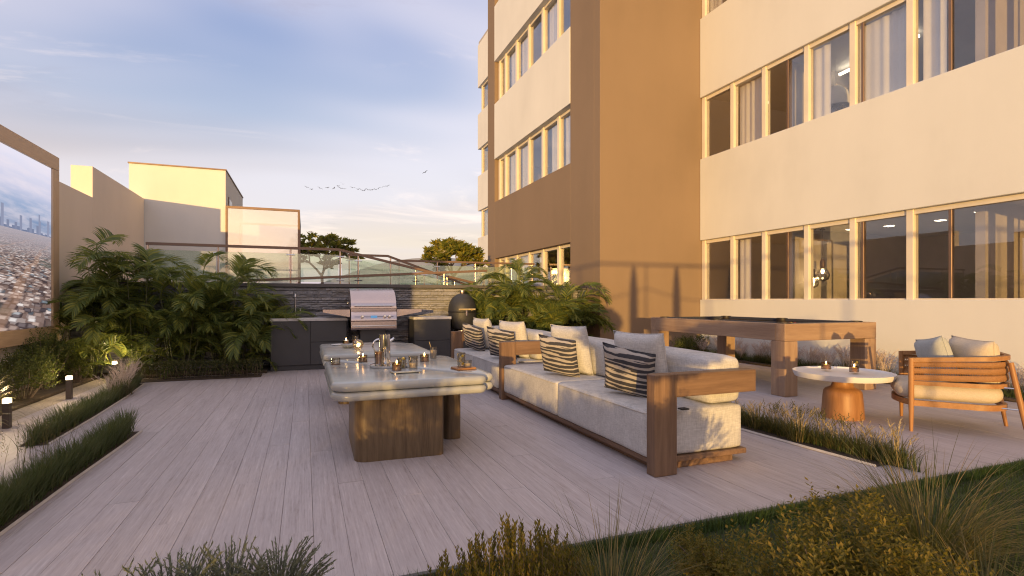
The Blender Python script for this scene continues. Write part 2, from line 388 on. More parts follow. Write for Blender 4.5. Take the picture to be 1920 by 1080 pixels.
def abox(bm, x0, x1, y0, y1, z0, z1, bev=0.0, seg=1):
    vs = [bm.verts.new((x, y, z)) for x in (x0, x1) for y in (y0, y1) for z in (z0, z1)]
    fs = [bm.faces.new([vs[i] for i in q]) for q in ((0, 1, 3, 2), (4, 6, 7, 5), (0, 4, 5, 1), (2, 3, 7, 6), (0, 2, 6, 4), (1, 5, 7, 3))]
    if bev:
        es = {e for f in fs for e in f.edges}
        bmesh.ops.bevel(bm, geom=list(es), offset=bev, segments=seg, profile=.5, affect='EDGES')
    return bm
def box(name, x0, x1, y0, y1, z0, z1, mat, parent=None, bev=.004, seg=1, world=True, smooth=False):
    off = None
    if parent is not None and world: off = -Vector(parent.location)
    return obj(name, abox(bm_new(), x0, x1, y0, y1, z0, z1, bev, seg), mat, parent, smooth, off)
def atube(bm, pts, rad, n=8, cap=True):
    """a tube along pts; rad is a number or one per point"""
    rs = rad if isinstance(rad, (list, tuple)) else [rad] * len(pts); pts = [Vector(p) for p in pts]; rings = []
    ref = None
    for i, p in enumerate(pts):
        d = (pts[min(i + 1, len(pts) - 1)] - pts[max(i - 1, 0)]).normalized()
        if ref is None: ref = Vector((0, 0, 1)) if abs(d.z) < .9 else Vector((1, 0, 0))
        a = d.cross(ref).normalized(); b = a.cross(d).normalized(); ref = b
        rings.append([bm.verts.new(p + a * math.cos(2 * math.pi * k / n) * rs[i] + b * math.sin(2 * math.pi * k / n) * rs[i]) for k in range(n)])
    for r0, r1 in zip(rings, rings[1:]):
        for k in range(n): bm.faces.new((r0[k], r0[(k + 1) % n], r1[(k + 1) % n], r1[k]))
    if cap: bm.faces.new(rings[0][::-1]); bm.faces.new(rings[-1])
    return bm
def alathe(bm, prof, n=28, c=(0, 0, 0), cap=True):
    rings = []
    for r, z in prof:
        rings.append([bm.verts.new((c[0] + r * math.cos(2 * math.pi * k / n), c[1] + r * math.sin(2 * math.pi * k / n), c[2] + z)) for k in range(n)])
    for r0, r1 in zip(rings, rings[1:]):
        for k in range(n): bm.faces.new((r0[k], r0[(k + 1) % n], r1[(k + 1) % n], r1[k]))
    if cap: bm.faces.new(rings[0][::-1]); bm.faces.new(rings[-1])
    return bm
def rpoly(corners, r, inset=0.0, n=8):
    """convex counter-clockwise polygon with corners of radius r, shrunk by inset"""
    out = []; m = len(corners); rr = r if isinstance(r, (list, tuple)) else [r] * m
    for i in range(m):
        p, a, b = Vector(corners[i]), Vector(corners[i - 1]), Vector(corners[(i + 1) % m]); q = rr[i]
        d0 = (p - a).normalized(); d1 = (b - p).normalized()
        n0 = Vector((d0.y, -d0.x)); n1 = Vector((d1.y, -d1.x))
        ang = math.acos(max(-1, min(1, d0.dot(d1)))); half = (math.pi - ang) / 2
        bis = (-d0 + d1).normalized(); cen = p + bis * (q / math.sin(half))
        a0 = math.atan2(n0.y, n0.x); a1 = a0 + ang
        for k in range(n + 1):
            t = a0 + (a1 - a0) * k / n
            out.append((cen.x + (q - inset) * math.cos(t), cen.y + (q - inset) * math.sin(t)))
    return out
def aslab(bm, corners, r, z0, z1, bull=None, n=8, m=8):
    """a slab on a rounded polygon; bull gives a rolled edge of that depth"""
    h = z1 - z0; rings = []
    if bull:
        prof = [(bull * (1 - math.sin(math.pi * k / m)), z0 + h * .5 * (1 - math.cos(math.pi * k / m))) for k in range(m + 1)]
    else: prof = [(0, z0), (0, z1)]
    for ins, z in prof: rings.append([bm.verts.new((x, y, z)) for x, y in rpoly(corners, r, ins, n)])
    k = len(rings[0])
    for r0, r1 in zip(rings, rings[1:]):
        for i in range(k): bm.faces.new((r0[i], r0[(i + 1) % k], r1[(i + 1) % k], r1[i]))
    bm.faces.new(rings[0][::-1]); bm.faces.new(rings[-1]); return bm
def rect(x0, x1, y0, y1): return [(x0, y0), (x1, y0), (x1, y1), (x0, y1)]
def plump(bm, w, h, t, n=14, pinch=.07, seed=0, sag=.0):
    """a stuffed cushion: w along x, h along z (base at z=0), t thick along y"""
    rnd = random.Random(seed); ph = [rnd.uniform(0, 6.28) for _ in range(4)]
    for side in (1, -1):
        g = []
        for i in range(n + 1):
            row = []
            for j in range(n + 1):
                u = -1 + 2 * i / n; v = -1 + 2 * j / n
                x = w / 2 * u * (1 - pinch * (1 - v * v)); z = h / 2 * v * (1 - pinch * (1 - u * u)) + h / 2
                th = t / 2 * max(0, (1 - u ** 4) * (1 - v ** 4)) ** .45
                th += .006 * math.sin(3 * u + ph[0]) * math.cos(4 * v + ph[1]) * (1 - u * u) * (1 - v * v)
                wr = .004 * math.sin(9 * u * v + ph[2] + 5 * v) * (u * u + v * v) * (1 - u ** 4) * (1 - v ** 4)
                z -= sag * (1 - u * u) * max(0, v) ** 2
                row.append(bm.verts.new((x, side * (th + wr), z)))
            g.append(row)
        for i in range(n):
            for j in range(n):
                q = (g[i][j], g[i + 1][j], g[i + 1][j + 1], g[i][j + 1]); bm.faces.new(q if side < 0 else q[::-1])
    bmesh.ops.remove_doubles(bm, verts=bm.verts, dist=1e-5); return bm
def blockcushion(bm, x0, x1, y0, y1, z0, z1, r=.05, crown=.02, n=10):
    """an upholstered block: rounded box with a slightly domed top"""
    abox(bm, x0, x1, y0, y1, z0, z1)
    bmesh.ops.subdivide_edges(bm, edges=bm.edges, cuts=n, use_grid_fill=True)
    cx, cy, cz = (x0 + x1) / 2, (y0 + y1) / 2, (z0 + z1) / 2; hx, hy, hz = (x1 - x0) / 2, (y1 - y0) / 2, (z1 - z0) / 2
    for v in bm.verts:
        p = [v.co.x - cx, v.co.y - cy, v.co.z - cz]; hh = (hx, hy, hz)
        # remap so rows gather at the edges, then round
        for i in range(3): s = p[i] / hh[i]; p[i] = hh[i] * math.sin(s * math.pi / 2) if True else p[i]
        q = [max(-hh[i] + r, min(hh[i] - r, p[i])) for i in range(3)]
        d = Vector([p[i] - q[i] for i in range(3)])
        if d.length > 1e-9:
            d = d.normalized() * r if sum(abs(p[i]) > hh[i] - 1e-6 for i in range(3)) else d
        a = 1 - (p[0] / hx) ** 2; b = 1 - (p[1] / hy) ** 2
        z = q[2] + d.z + (crown * a * b if p[2] > 0 else 0)
        nz = noise.noise(Vector((p[0] * 4 + x0 * 7, p[1] * 4 + y0 * 3, p[2] * 6))) * .006
        v.co = Vector((cx + q[0] + d.x + nz, cy + q[1] + d.y + nz, cz + z + nz))
    return bm

# ------------------------------------------------------------------ plants
def blade_into(V, F, base, az, length, width, lean, droop, segs=3, curl=0):
    d = Vector((math.cos(az), math.sin(az), 0)); sd = Vector((-math.sin(az), math.cos(az), 0)); i0 = len(V); p = Vector(base); th = lean
    for k in range(segs + 1):
        t = k / segs; w = width * (1 - t) ** .7 * .5
        if k < segs: V.append(tuple(p + sd * w)); V.append(tuple(p - sd * w))
        else: V.append(tuple(p))
        st = length / segs; p = p + (d * math.sin(th) + Vector((0, 0, 1)) * math.cos(th)) * st; th += droop / segs
    for k in range(segs - 1):
        a = i0 + 2 * k; F.append((a, a + 1, a + 3, a + 2))
    a = i0 + 2 * (segs - 1); F.append((a, a + 1, a + 2))
def tuft_mesh(name, n, h, r0, width, lean, droop, mat, seed, segs=3, plumes=0, plume_h=0, plume_mat='plume', plume_len=.1, dense=26):
    rnd = random.Random(seed); V, F, MI = [], [], []
    for _ in range(n):
        a = rnd.uniform(0, 6.283); rr = r0 * math.sqrt(rnd.random())
        blade_into(V, F, (rr * math.cos(a), rr * math.sin(a), 0), a + rnd.uniform(-.5, .5), h * rnd.uniform(.55, 1.08), width * rnd.uniform(.7, 1.2),
                   lean * rnd.uniform(.1, 1.2), droop * rnd.uniform(.3, 1.2), segs)
    MI += [0] * (len(F))
    for _ in range(plumes):
        a = rnd.uniform(0, 6.283); ln = lean * rnd.uniform(.2, 1.1); L = plume_h * rnd.uniform(.75, 1.1); f0 = len(F)
        d = Vector((math.cos(a), math.sin(a), 0)); p = d * r0 * .5 * rnd.random(); th = ln * .6; path = [p.copy()]
        for k in range(8):
            p = p + (d * math.sin(th) + Vector((0, 0, 1)) * math.cos(th)) * L / 8; th += (droop * .8 if k > 3 else .05) / 8 * 1.6; path.append(p.copy())
        sd = Vector((-d.y, d.x, 0)) * .0014
        for k in range(8):
            i = len(V); V += [tuple(path[k] + sd), tuple(path[k] - sd), tuple(path[k + 1] - sd), tuple(path[k + 1] + sd)]; F.append((i, i + 1, i + 2, i + 3))
        for k in range(dense):
            t = 1 - k / dense * plume_len / L; q = path[0]; s = t * 8; i0 = min(7, int(s)); q = path[i0].lerp(path[i0 + 1], s - i0)
            o = ((path[i0 + 1] - path[i0]).normalized() * 1.5 + Vector((rnd.gauss(0, .5), rnd.gauss(0, .5), rnd.gauss(0, .5)))).normalized() * rnd.uniform(.012, .03) * (1.2 - abs(2 * k / dense - 1) * .6)
            e = Vector((rnd.gauss(0, 1), rnd.gauss(0, 1), rnd.gauss(0, 1))).normalized() * .0028
            i = len(V); V += [tuple(q - e), tuple(q + e), tuple(q + o)]; F.append((i, i + 1, i + 2))
        MI += [1] * (len(F) - f0)
    me = bpy.data.meshes.new(name); me.from_pydata(V, [], F); me.materials.append(M[mat]); me.materials.append(M[plume_mat])
    me.polygons.foreach_set('material_index', MI); me.update(); return me
def put(name, me, loc, rz=0, sc=1.0, parent=None):
    o = bpy.data.objects.new(name, me); C.objects.link(o); o.location = loc; o.rotation_euler = (0, 0, rz); o.scale = (sc, sc, sc) if isinstance(sc, (int, float)) else sc
    if parent: o.parent = parent
    return o
def leaf_into(V, F, p, d, up, L, w, fold=.25):
    s = d.cross(up)
    if s.length < 1e-4: s = d.cross(Vector((1, 0, 0)))
    s.normalize(); n = s.cross(d).normalized(); i = len(V)
    m = p + d * L * .5 - n * w * fold
    V += [tuple(p), tuple(p + d * L * .5 + s * w * .5), tuple(p + d * L), tuple(p + d * L * .5 - s * w * .5), tuple(m)]
    F += [(i, i + 4, i + 1), (i + 4, i + 2, i + 1), (i, i + 3, i + 4), (i + 3, i + 2, i + 4)]
def shrub(name, label, loc, rx, ry, h, nleaf, leaf, mat, seed, group=None, upright=.4, stems=26, lumps=7, cat='shrub'):
    """a rounded shrub: shoots from the base, leaves gathered on lumpy shells with gaps"""
    rnd = random.Random(seed); V, F = [], []
    th = thing(name, label, cat, loc, 0, group)
    L = [(Vector((rnd.uniform(-.6, .6) * rx, rnd.uniform(-.6, .6) * ry, rnd.uniform(.35, .72) * h)), rnd.uniform(.3, .5)) for _ in range(lumps)]
    L.append((Vector((0, 0, h * .5)), .55))
    shoots = []
    for _ in range(max(12, nleaf // 14)):
        c, k = rnd.choice(L); d = Vector((rnd.gauss(0, 1), rnd.gauss(0, 1), rnd.gauss(.25, .9))).normalized()
        q = c + Vector((d.x * rx, d.y * ry, d.z * h * .55)) * k * rnd.uniform(.7, 1.25)
        if q.z < .02: q.z = rnd.uniform(.02, .15) * h
        if q.z > h * 1.05: q.z = h * rnd.uniform(.9, 1.05)
        ax = (d + Vector((0, 0, upright * 2))).normalized(); SL = leaf * rnd.uniform(2.5, 5)
        for i in range(14):
            t = i / 14; a = i * 2.4 + rnd.random()
            s1 = ax.orthogonal().normalized(); s2 = ax.cross(s1)
            o = s1 * math.cos(a) + s2 * math.sin(a); ld = (o + ax * rnd.uniform(.3, 1.1)).normalized()
            leaf_into(V, F, q + ax * SL * (t - .5), ld, ax, leaf * rnd.uniform(.7, 1.25) * (1.1 - .5 * t), leaf * .34)
        shoots.append(q)
    mesh_py('leaves', V, F, mat, th)
    b = bm_new()
    for _ in range(stems):
        q = rnd.choice(shoots); a = Vector((q.x * .25, q.y * .25, 0))
        atube(b, [a, a.lerp(q, .5) + Vector((rnd.uniform(-.03, .03), rnd.uniform(-.03, .03), .02)), q], [.006, .005, .002], 4, False)
    obj('stems', b, 'bark', th); return th
def frond_mesh(name, L, pairs, droop, leaf, seed, vee=.5):
    """an arching feather palm leaf growing along +x from the origin"""
    rnd = random.Random(seed); V, F = [], []; path = []; p = Vector((0, 0, 0)); th = R(58)
    n = 16
    for k in range(n + 1):
        path.append((p.copy(), th)); p = p + Vector((math.cos(th), 0, math.sin(th))) * L / n; th -= droop / n * (.5 + k / n)
    for k in range(n):
        a, b = path[k][0], path[k + 1][0]; w0, w1 = .007 * (1 - k / n) + .0015, .007 * (1 - (k + 1) / n) + .0015; i = len(V)
        V += [(a.x, -w0, a.z), (a.x, w0, a.z), (b.x, w1, b.z), (b.x, -w1, b.z)]; F.append((i, i + 1, i + 2, i + 3))
        V += [(a.x, 0, a.z - w0), (a.x, 0, a.z + w0), (b.x, 0, b.z + w1), (b.x, 0, b.z - w1)]; F.append((i + 4, i + 5, i + 6, i + 7))
    for k in range(pairs):
        t = .2 + .8 * k / (pairs - 1); s = t * n; i0 = min(n - 1, int(s)); q = path[i0][0].lerp(path[i0 + 1][0], s - i0); th = path[i0][1]
        ax = Vector((math.cos(th), 0, math.sin(th))); nn = Vector((-math.sin(th), 0, math.cos(th)))
        ll = leaf * (math.sin(math.pi * min(.97, .18 + .72 * t)) ** .7) * rnd.uniform(.9, 1.1)
        for sd in (1, -1):
            d = (Vector((0, sd, 0)) * (1 - .45 * t) + ax * (.55 + .55 * t) + nn * vee * rnd.uniform(.6, 1.1)).normalized()
            w = ll * .066 + .003; sdv = d.cross((nn + Vector((rnd.gauss(0, .55), rnd.gauss(0, .55), rnd.gauss(0, .3)))).normalized()).normalized(); pts = []; pp = q.copy(); dd = d.copy()
            for j in range(4):
                pts.append(pp.copy()); pp = pp + dd * ll / 3; dd = (dd + Vector((0, 0, -.26))).normalized()
            i = len(V)
            for j, ww in enumerate((.35, 1, .75)): V += [tuple(pts[j] + sdv * w * ww * .5), tuple(pts[j] - sdv * w * ww * .5)]
            V.append(tuple(pts[3])); F += [(i, i + 1, i + 3, i + 2), (i + 2, i + 3, i + 5, i + 4), (i + 4, i + 5, i + 6)]
    me = bpy.data.meshes.new(name); me.from_pydata(V, [], F); me.materials.append(M['palm_leaf']); me.update(); return me
FRONDS = [frond_mesh('frond', .78, 34, 1.9, .27, 1), frond_mesh('frond', .62, 28, 2.3, .24, 2), frond_mesh('frond', .95, 40, 2.0, .29, 3, .35), frond_mesh('frond', .5, 25, 1.5, .21, 4)]
def palm(label, loc, h, r, ncane, seed, per=5, group=None, low=8, sx=1.0):
    rnd = random.Random(seed); th = thing('palm', label, 'palm', loc, 0, group); b = bm_new(); spots = []
    for i in range(ncane):
        a = rnd.uniform(0, 6.283); rr = r * math.sqrt(rnd.random()); hh = h * rnd.uniform(.35, 1) if i else h
        p0 = Vector((rr * .45 * math.cos(a), rr * .45 * math.sin(a), 0)); p1 = Vector((rr * math.cos(a) * 1.0, rr * math.sin(a) * 1.0, hh))
        atube(b, [p0, p0.lerp(p1, .5) + Vector((0, 0, .03)), p1], [.010, .009, .006], 6, False); spots.append(p1)
        for k in range(per): spots.append(p1 - (p1 - p0) * .07 * k)
    obj('canes', b, 'palm_cane', th, True)
    seen = [s for s in spots] + [Vector((rnd.uniform(-r, r) * .8, rnd.uniform(-r, r) * .6, rnd.uniform(.05, .55) * h)) for _ in range(low)]
    for s in seen:
        f = put('frond', rnd.choice(FRONDS), s, rnd.uniform(0, 6.283), rnd.uniform(.75, 1.1), th)
        f.rotation_euler = (rnd.uniform(-.35, .35), rnd.uniform(-.25, .55), f.rotation_euler.z)
    return th

# ------------------------------------------------------------------ ground, deck, beds
box('ground', -1500, 1500, -1500, 1500, -.6, -.06, 'paving', None, 0)['kind'] = 'structure'
def hills():
    b = bm_new(); prev = None
    for i in range(81):
        x = -500 + i * 20; y = 760 + 60 * math.sin(i * .3)
        h = 8 + 46 * max(0, noise.noise(Vector((i * .07, 3, 0))) + .25) + 40 * math.exp(-((x - 190) / 170) ** 2)
        row = [b.verts.new((x, y - 160, -1)), b.verts.new((x, y - 60, h * .55)), b.verts.new((x, y, h)), b.verts.new((x, y + 200, -1))]
        if prev:
            for k in range(3): b.faces.new((prev[k], row[k], row[k + 1], prev[k + 1]))
        prev = row
    struct(obj('hills', b, 'hazy_hill', None, True))
hills()
box('upper_terrace', -3.2, 8.39, 10.86, 24, -.05, 1.30, 'paving', None, 0)['kind'] = 'structure'
# deck: boards along the depth of the terrace, each its own object, on one dark substrate
DX0, DX1, DY0, DY1, BW = -2.68, 8.38, 2.34, 10.36, .16
deck = struct(box('deck', DX0, DX1, DY0, DY1, -.06, -.028, 'deck_gap', None, 0))
def build_deck():
    rnd = random.Random(3); cache = {}; nrow = int((DX1 - DX0) / BW)
    for i in range(nrow):
        x = DX0 + BW * (i + .5); y = DY0; first = True
        L0 = [.8, 2.0, 1.4, 2.6][i % 4] + rnd.uniform(-.2, .2)
        while y < DY1 - .05:
            L = L0 if first else 2.7; first = False; y1 = min(DY1, y + L)
            if DY1 - y1 < .5: y1 = DY1
            key = round(y1 - y, 2)
            if key not in cache:
                b = abox(bm_new(), -BW / 2 + .0008, BW / 2 - .0008, 0, key - .002, -.026, 0, .0009)
                me = bpy.data.meshes.new('plank'); b.to_mesh(me); b.free(); me.materials.append(M['deck_wood']); cache[key] = me
            put('plank', cache[key], (x, y, rnd.uniform(-.0012, .0004)), 0, 1, deck); y = y1
build_deck()
lawn = struct(box('lawn', -9, 14, -9, 2.30, -.06, -.02, 'lawn_soil', None, 0))
box('metal_edging', -2.68, 8.4, 2.303, 2.328, -.06, .006, 'edging', None, .002)['kind'] = 'structure'
# sandy gravel margin and planting bed along the left wall
struct(box('gravel_margin', -2.95, -2.69, 2.34, 10.36, -.06, -.008, 'gravel', None, 0))
struct(box('planting_bed', -3.5, -2.96, 2.34, 10.36, -.06, .03, 'soil', None, .01))
struct(box('planting_bed', -2.66, -.58, 9.6, 10.36, .003, .04, 'soil', None, .01))
struct(box('planting_bed', 7.72, 8.37, 2.4, 9.76, .003, .04, 'soil', None, .01))
struct(box('planting_bed', 3.1, 5.77, 9.5, 10.36, .003, .05, 'soil', None, .01))

# ------------------------------------------------------------------ the big building on the right
FX = 8.4                                       # right hand facade plane
HOUSE = thing('apartment_building', 'tall cream and brown apartment block with long ribbon windows on the right', 'building', (8.4, 9.8, 0))
def hb(name, x0, x1, y0, y1, z0, z1, mat, bev=.006, parent=None):
    p = parent or HOUSE
    off = -Vector((8.4, 9.8, 0)); return obj(name, abox(bm_new(), x0, x1, y0, y1, z0, z1, bev), mat, p, False, off)
SILL = [1.2, 4.4, 7.6, 10.8]; HEADZ = [2.55, 5.8, 9.0, 12.2]
# cream bands
Y0F, Y1F = -7.0, 9.795
bands = [(-.05, SILL[0])] + [(HEADZ[i], SILL[i + 1]) for i in range(3)] + [(HEADZ[3], 14.4)]
for z0, z1 in bands: hb('wall_band', FX, FX + .28, Y0F, Y1F, z0, z1, 'white_stucco', .008)
def curtain_bm(b, x, y0, y1, z0, z1, amp=.010, per=.15, seed=0):
    rnd = random.Random(seed); n = max(8, int((y1 - y0) / .014)); prev = None
    for i in range(n + 1):
        y = y0 + (y1 - y0) * i / n; xx = x + amp * math.sin(2 * math.pi * (y - y0) / per + .8 * math.sin(y * 7 + seed)) + .008 * math.sin(y * 31)
        c = (b.verts.new((xx, y, z0)), b.verts.new((xx, y, z1)))
        if prev: b.faces.new((prev[0], c[0], c[1], prev[1]))
        prev = c
    return b
def window(xo, y0, y1, z0, z1, floor, stile=None, curtain=None, seed=0, recess=.05, mull=.10, hdepth=.12):
    """one bay of a ribbon window facing -X: frame, pane, sash stile, curtain"""
    off = -Vector((8.4, 9.8, 0)); b = bm_new(); x0 = xo + recess; x1 = x0 + hdepth
    abox(b, x0, x1, y1 - mull, y1, z0, z1, .004)                       # jamb post at the far end of the bay
    abox(b, x0 + .02, x1, y0, y1 - mull, z1 - .075, z1, .004)          # head
    abox(b, x0 + .02, x1, y0, y1 - mull, z0, z0 + .02, .003)           # sill rail
    w = obj('window', b, 'window_frame', HOUSE, False, off)
    obj('pane', abox(bm_new(), x0 + .06, x0 + .068, y0 + .001, y1 - mull - .001, z0 + .021, z1 - .076), 'window_glass', w, False, off)
    if stile: obj('sash', abox(bm_new(), x0 + .03, x0 + .058, stile - .02, stile + .02, z0 + .021, z1 - .076, .003), 'bronze', w, False, off)
    if curtain:
        for k, (a, c) in enumerate(curtain): obj('curtain', curtain_bm(bm_new(), x1 + .045, a, c, z0 - .2, z1 - .08, seed=seed + k), 'curtain_fabric', w, True, off)
    return w
YS = [9.79, 8.92, 8.08, 7.12, 6.25, 5.35, 3.6, 2.7, 1.8, .9, 0, -1.0]
CURT = {(0, 1): [(8.5, 8.82)], (1, 1): [(8.2, 8.82)], (1, 3): [(6.72, 7.05)], (1, 4): [(5.38, 6.2)], (1, 5): [(4.9, 5.2)], (2, 0): [(9.3, 9.7)], (2, 1): [(8.1, 8.5)]}
STI = {2: 7.5, 4: 6.05, 5: 4.78, 7: 2.2}
for f in range(3):
    for i in range(len(YS) - 1):
        window(FX, YS[i + 1], YS[i], SILL[f], HEADZ[f], f, STI.get(i), CURT.get((f, i)), f * 20 + i)
# rooms behind the ribbon windows
for f in range(4):
    zf = SILL[f] - .6; hb('floor_slab', FX + .29, 12.6, Y0F, Y1F, zf - .25, zf, 'interior_floor', 0)
    hb('ceiling', FX + .29, 12.6, Y0F, Y1F, HEADZ[f] + .02, HEADZ[f] + .2, 'white_paint', 0)
    hb('back_wall', 12.61, 12.8, Y0F, Y1F, zf, HEADZ[f] + .02, 'interior', 0)
    hb('partition', FX + .45, 12.6, 4.55, 4.67, zf + .001, HEADZ[f] + .019, 'interior', 0)
    hb('partition', FX + .45, 12.6, 7.7, 7.82, zf + .001, HEADZ[f] + .019, 'interior', 0)
hb('back_wall', 12.9, 13.1, Y0F, 26.5, -.05, 14.4, 'white_stucco', 0)
hb('end_wall', FX + .281, 12.89, Y0F - .25, Y0F - .001, -.05, 14.4, 'white_stucco', 0)
hb('roof', FX + .02, 13.1, Y0F - .2, 26.5, 14.401, 14.6, 'concrete', 0)
for y in (8.45, 7.3, 6.7, 5.9, 5.1): hb('downlight', FX + 1.3 + (y % 1) * .5, FX + 1.42 + (y % 1) * .5, y - .06, y + .06, HEADZ[0] + .012, HEADZ[0] + .0195, 'downlight', 0)
# brown projecting bay
PX = 5.79; PY0, PY1 = 9.8, 17.2; OY0, OY1 = 11.15, 16.5
hb('bay_front_wall', PX, FX + .27, PY0, PY0 + .25, -.05, 15.0, 'brown_stucco', .006)
hb('bay_side_wall', PX, PX + .3, PY0 + .251, OY0, -.05, 15.0, 'brown_stucco', .003)
hb('bay_side_wall', PX, PX + .3, OY1, PY1, -.05, 15.0, 'brown_stucco', .003)
hb('bay_side_wall', PX, PX + .3, OY0 + .001, OY1 - .001, -.05, 1.0, 'brown_stucco', .003)
hb('bay_side_wall', PX, PX + .3, OY0 + .001, OY1 - .001, 2.55, 4.4, 'brown_stucco', .003)
for z0, z1 in ((5.8, 7.6), (9.0, 10.8), (12.2, 15.0)): hb('wall_band', PX - .012, PX + .29, OY0 + .001, OY1 - .001, z0, z1, 'white_stucco', .006)
hb('bay_back_wall', PX + .301, FX + .27, PY1 - .25, PY1, -.05, 15.0, 'brown_stucco', 0)
hb('bay_roof', PX + .31, FX, PY0 + .26, PY1 - .26, 14.6, 14.9, 'concrete', 0)
BY = [16.45, 15.9, 14.95, 14.0, 13.05, 12.1, 11.16]
BZ = [(1.0, 2.55)] + [(SILL[i], HEADZ[i]) for i in (1, 2, 3)]
BCURT = {(1, 0): [(15.92, 16.3)], (1, 1): [(15.0, 15.78)], (1, 2): [(14.05, 14.8)], (1, 3): [(13.1, 13.4)], (1, 4): [(12.15, 12.75)], (1, 5): [(11.18, 11.95)], (2, 0): [(15.92, 16.3)], (2, 1): [(15.0, 15.7)], (2, 2): [(14.05, 14.8)], (2, 4): [(12.3, 12.9)],
    (0, 1): [(15.0, 15.7)], (0, 2): [(14.05, 14.8)], (0, 3): [(13.1, 13.5)], (0, 5): [(11.18, 11.4)], (3, 1): [(15.0, 15.7)], (3, 4): [(12.2, 12.9)]}
for f, (z0, z1) in enumerate(BZ):
    for i in range(6): window(PX, BY[i + 1], BY[i], z0, z1, f, None, BCURT.get((f, i)), 100 + f * 10 + i, .12, .12)
    hb('bay_floor', PX + .31, FX - .01, PY0 + .26, PY1 - .26, z0 - .5, z0 - .35, 'interior_floor', 0)
    hb('bay_ceiling', PX + .31, FX - .01, PY0 + .26, PY1 - .26, z1 + .02, z1 + .15, 'white_paint', 0)
    hb('bay_inner_wall', FX - .2, FX - .05, PY0 + .26, PY1 - .26, z0 - .349, z1 + .019, 'interior', 0)
# far wing beyond the bay
for z0, z1 in bands: hb('wall_band', FX - .03, FX + .25, 17.21, 26.5, z0, z1, 'white_stucco', .006)
FY = [26.2, 25.0, 23.8, 22.6, 21.4, 20.2, 19.0]
for f in range(4):
    for i in range(6): window(FX - .03, FY[i + 1], FY[i], SILL[f], HEADZ[f], f, None, None, 0, .10, .14)
hb('end_wall', FX + .251, 12.89, 26.25, 26.5, -.05, 14.4, 'white_stucco', 0)

# pendant lamps inside
def pendant(label, loc, drop, r, group=None):
    t = thing('pendant_lamp', label, 'lamp', loc, 0, group); b = bm_new()
    atube(b, [(0, 0, 0), (0, 0, drop)], .004, 5); alathe(b, [(.05, drop - .02), (.05, drop)], 12); alathe(b, [(.03, 0), (.045, .03), (.045, .14), (.02, .18)], 14)
    obj('cord', b, 'bronze', t, True)
    obj('globe', alathe(bm_new(), [(.03, .01), (r * .7, -r * .25), (r, -r), (r * .8, -r * 1.6), (r * .3, -r * 1.95), (.001, -r * 2)], 20, cap=False), 'clear_glass', t, True)
    obj('bulb', alathe(bm_new(), [(.012, 0), (.03, -.05), (.02, -.09), (.001, -.1)], 12), 'bulb', t, True)
pendant('larger glass globe pendant lamp hanging behind the ground floor window', (9.3, 7.42, 1.80), .76, .13)
pendant('smaller glass globe pendant lamp hanging lowest behind the ground floor window', (9.15, 7.50, 1.62), .94, .10)
def chandelier():
    t = thing('chandelier', 'white glass bell chandelier behind the upper window', 'lamp', (9.45, 7.26, 4.88)); b = bm_new()
    atube(b, [(0, 0, .4), (0, 0, .95)], .006, 6); obj('cord', b, 'white_paint', t)
    obj('bell', alathe(bm_new(), [(.26, 0), (.25, .12), (.2, .28), (.1, .38), (.02, .41)], 18, cap=False), 'curtain_fabric', t, True)
    b = bm_new()
    for k in range(7): a = k * .9; alathe(b, [(.001, -.3), (.06, -.24), (.07, -.12), (.02, .0)], 8, (.12 * math.cos(a), .12 * math.sin(a), .02))
    obj('drops', b, 'clear_glass', t, True)
    l = thing('tube_light', 'white tube light on the ceiling behind the upper window', 'lamp', (9.9, 6.9, 5.72))
    obj('tube', atube(bm_new(), [(-.1, -.9, 0), (.1, .7, 0)], .03, 8), 'downlight', l); obj('bracket', abox(bm_new(), -.03, .03, -.03, .03, .03, .08), 'white_paint', l)
chandelier()

# ------------------------------------------------------------------ left wall, neighbour house, glass pavilion
WX = -3.5
wall = thing('boundary_wall', 'tall beige rendered boundary wall behind the screen and palms', 'wall', (WX, 5, 0))
box('low_wall', WX - .32, WX, -.75, 11.47, -.06, 3.01, 'beige_stucco', wall, .006)
box('high_wall', WX - .32, WX, 11.471, 14.69, -.06, 3.56, 'beige_stucco', wall, .006)
for i, y in enumerate((5.0, 6.6, 8.2, 9.8)): box('plinth_slab', WX + .001, WX + .05, y - 1.59, y - .008, -.05, .78, 'concrete', wall, .004)
house = thing('neighbour_house', 'cream cube house with a flat bronze trimmed roof behind the palms', 'house', (-3, 16, 0))
box('body', WX - .3, -1.81, 14.7, 18.5, -.06, 4.36, 'white_stucco', house, .006)
box('roof_trim', WX - .32, -1.79, 14.68, 18.52, 4.361, 4.39, 'bronze', house, .003)
wn = box('window', -1.82, -1.79, 15.15, 15.75, 3.35, 3.8, 'bronze', house, .003)
obj('pane', abox(bm_new(), -1.789, -1.785, 15.2, 15.7, 3.4, 3.75), 'window_glass', wn, False, -Vector((-3, 16, 0)))
pav = thing('glass_pavilion', 'bronze framed milky glass box standing beside the cream house', 'pavilion', (-1, 15, 0))
PVX0, PVX1, PVY0, PVY1, PVZ = -1.80, -.15, 14.62, 17.6, 3.49
for x in (PVX0 + .02, PVX1): 
    for y in (PVY0, PVY1): box('frame_post', x - .025, x + .025, y - .025, y + .025, -.05, PVZ - .06, 'bronze', pav, .003)
for y in (PVY0, PVY1): box('frame_rail', PVX0 - .005, PVX1 + .025, y - .025, y + .025, PVZ - .059, PVZ, 'bronze', pav, .003)
box('frame_rail', PVX1 - .025, PVX1 + .025, PVY0 + .026, PVY1 - .026, PVZ - .059, PVZ, 'bronze', pav, .003)
box('pane', PVX0 + .046, PVX1 - .026, PVY0 - .005, PVY0 + .005, 0, PVZ - .06, 'pavilion_glass', pav, 0)
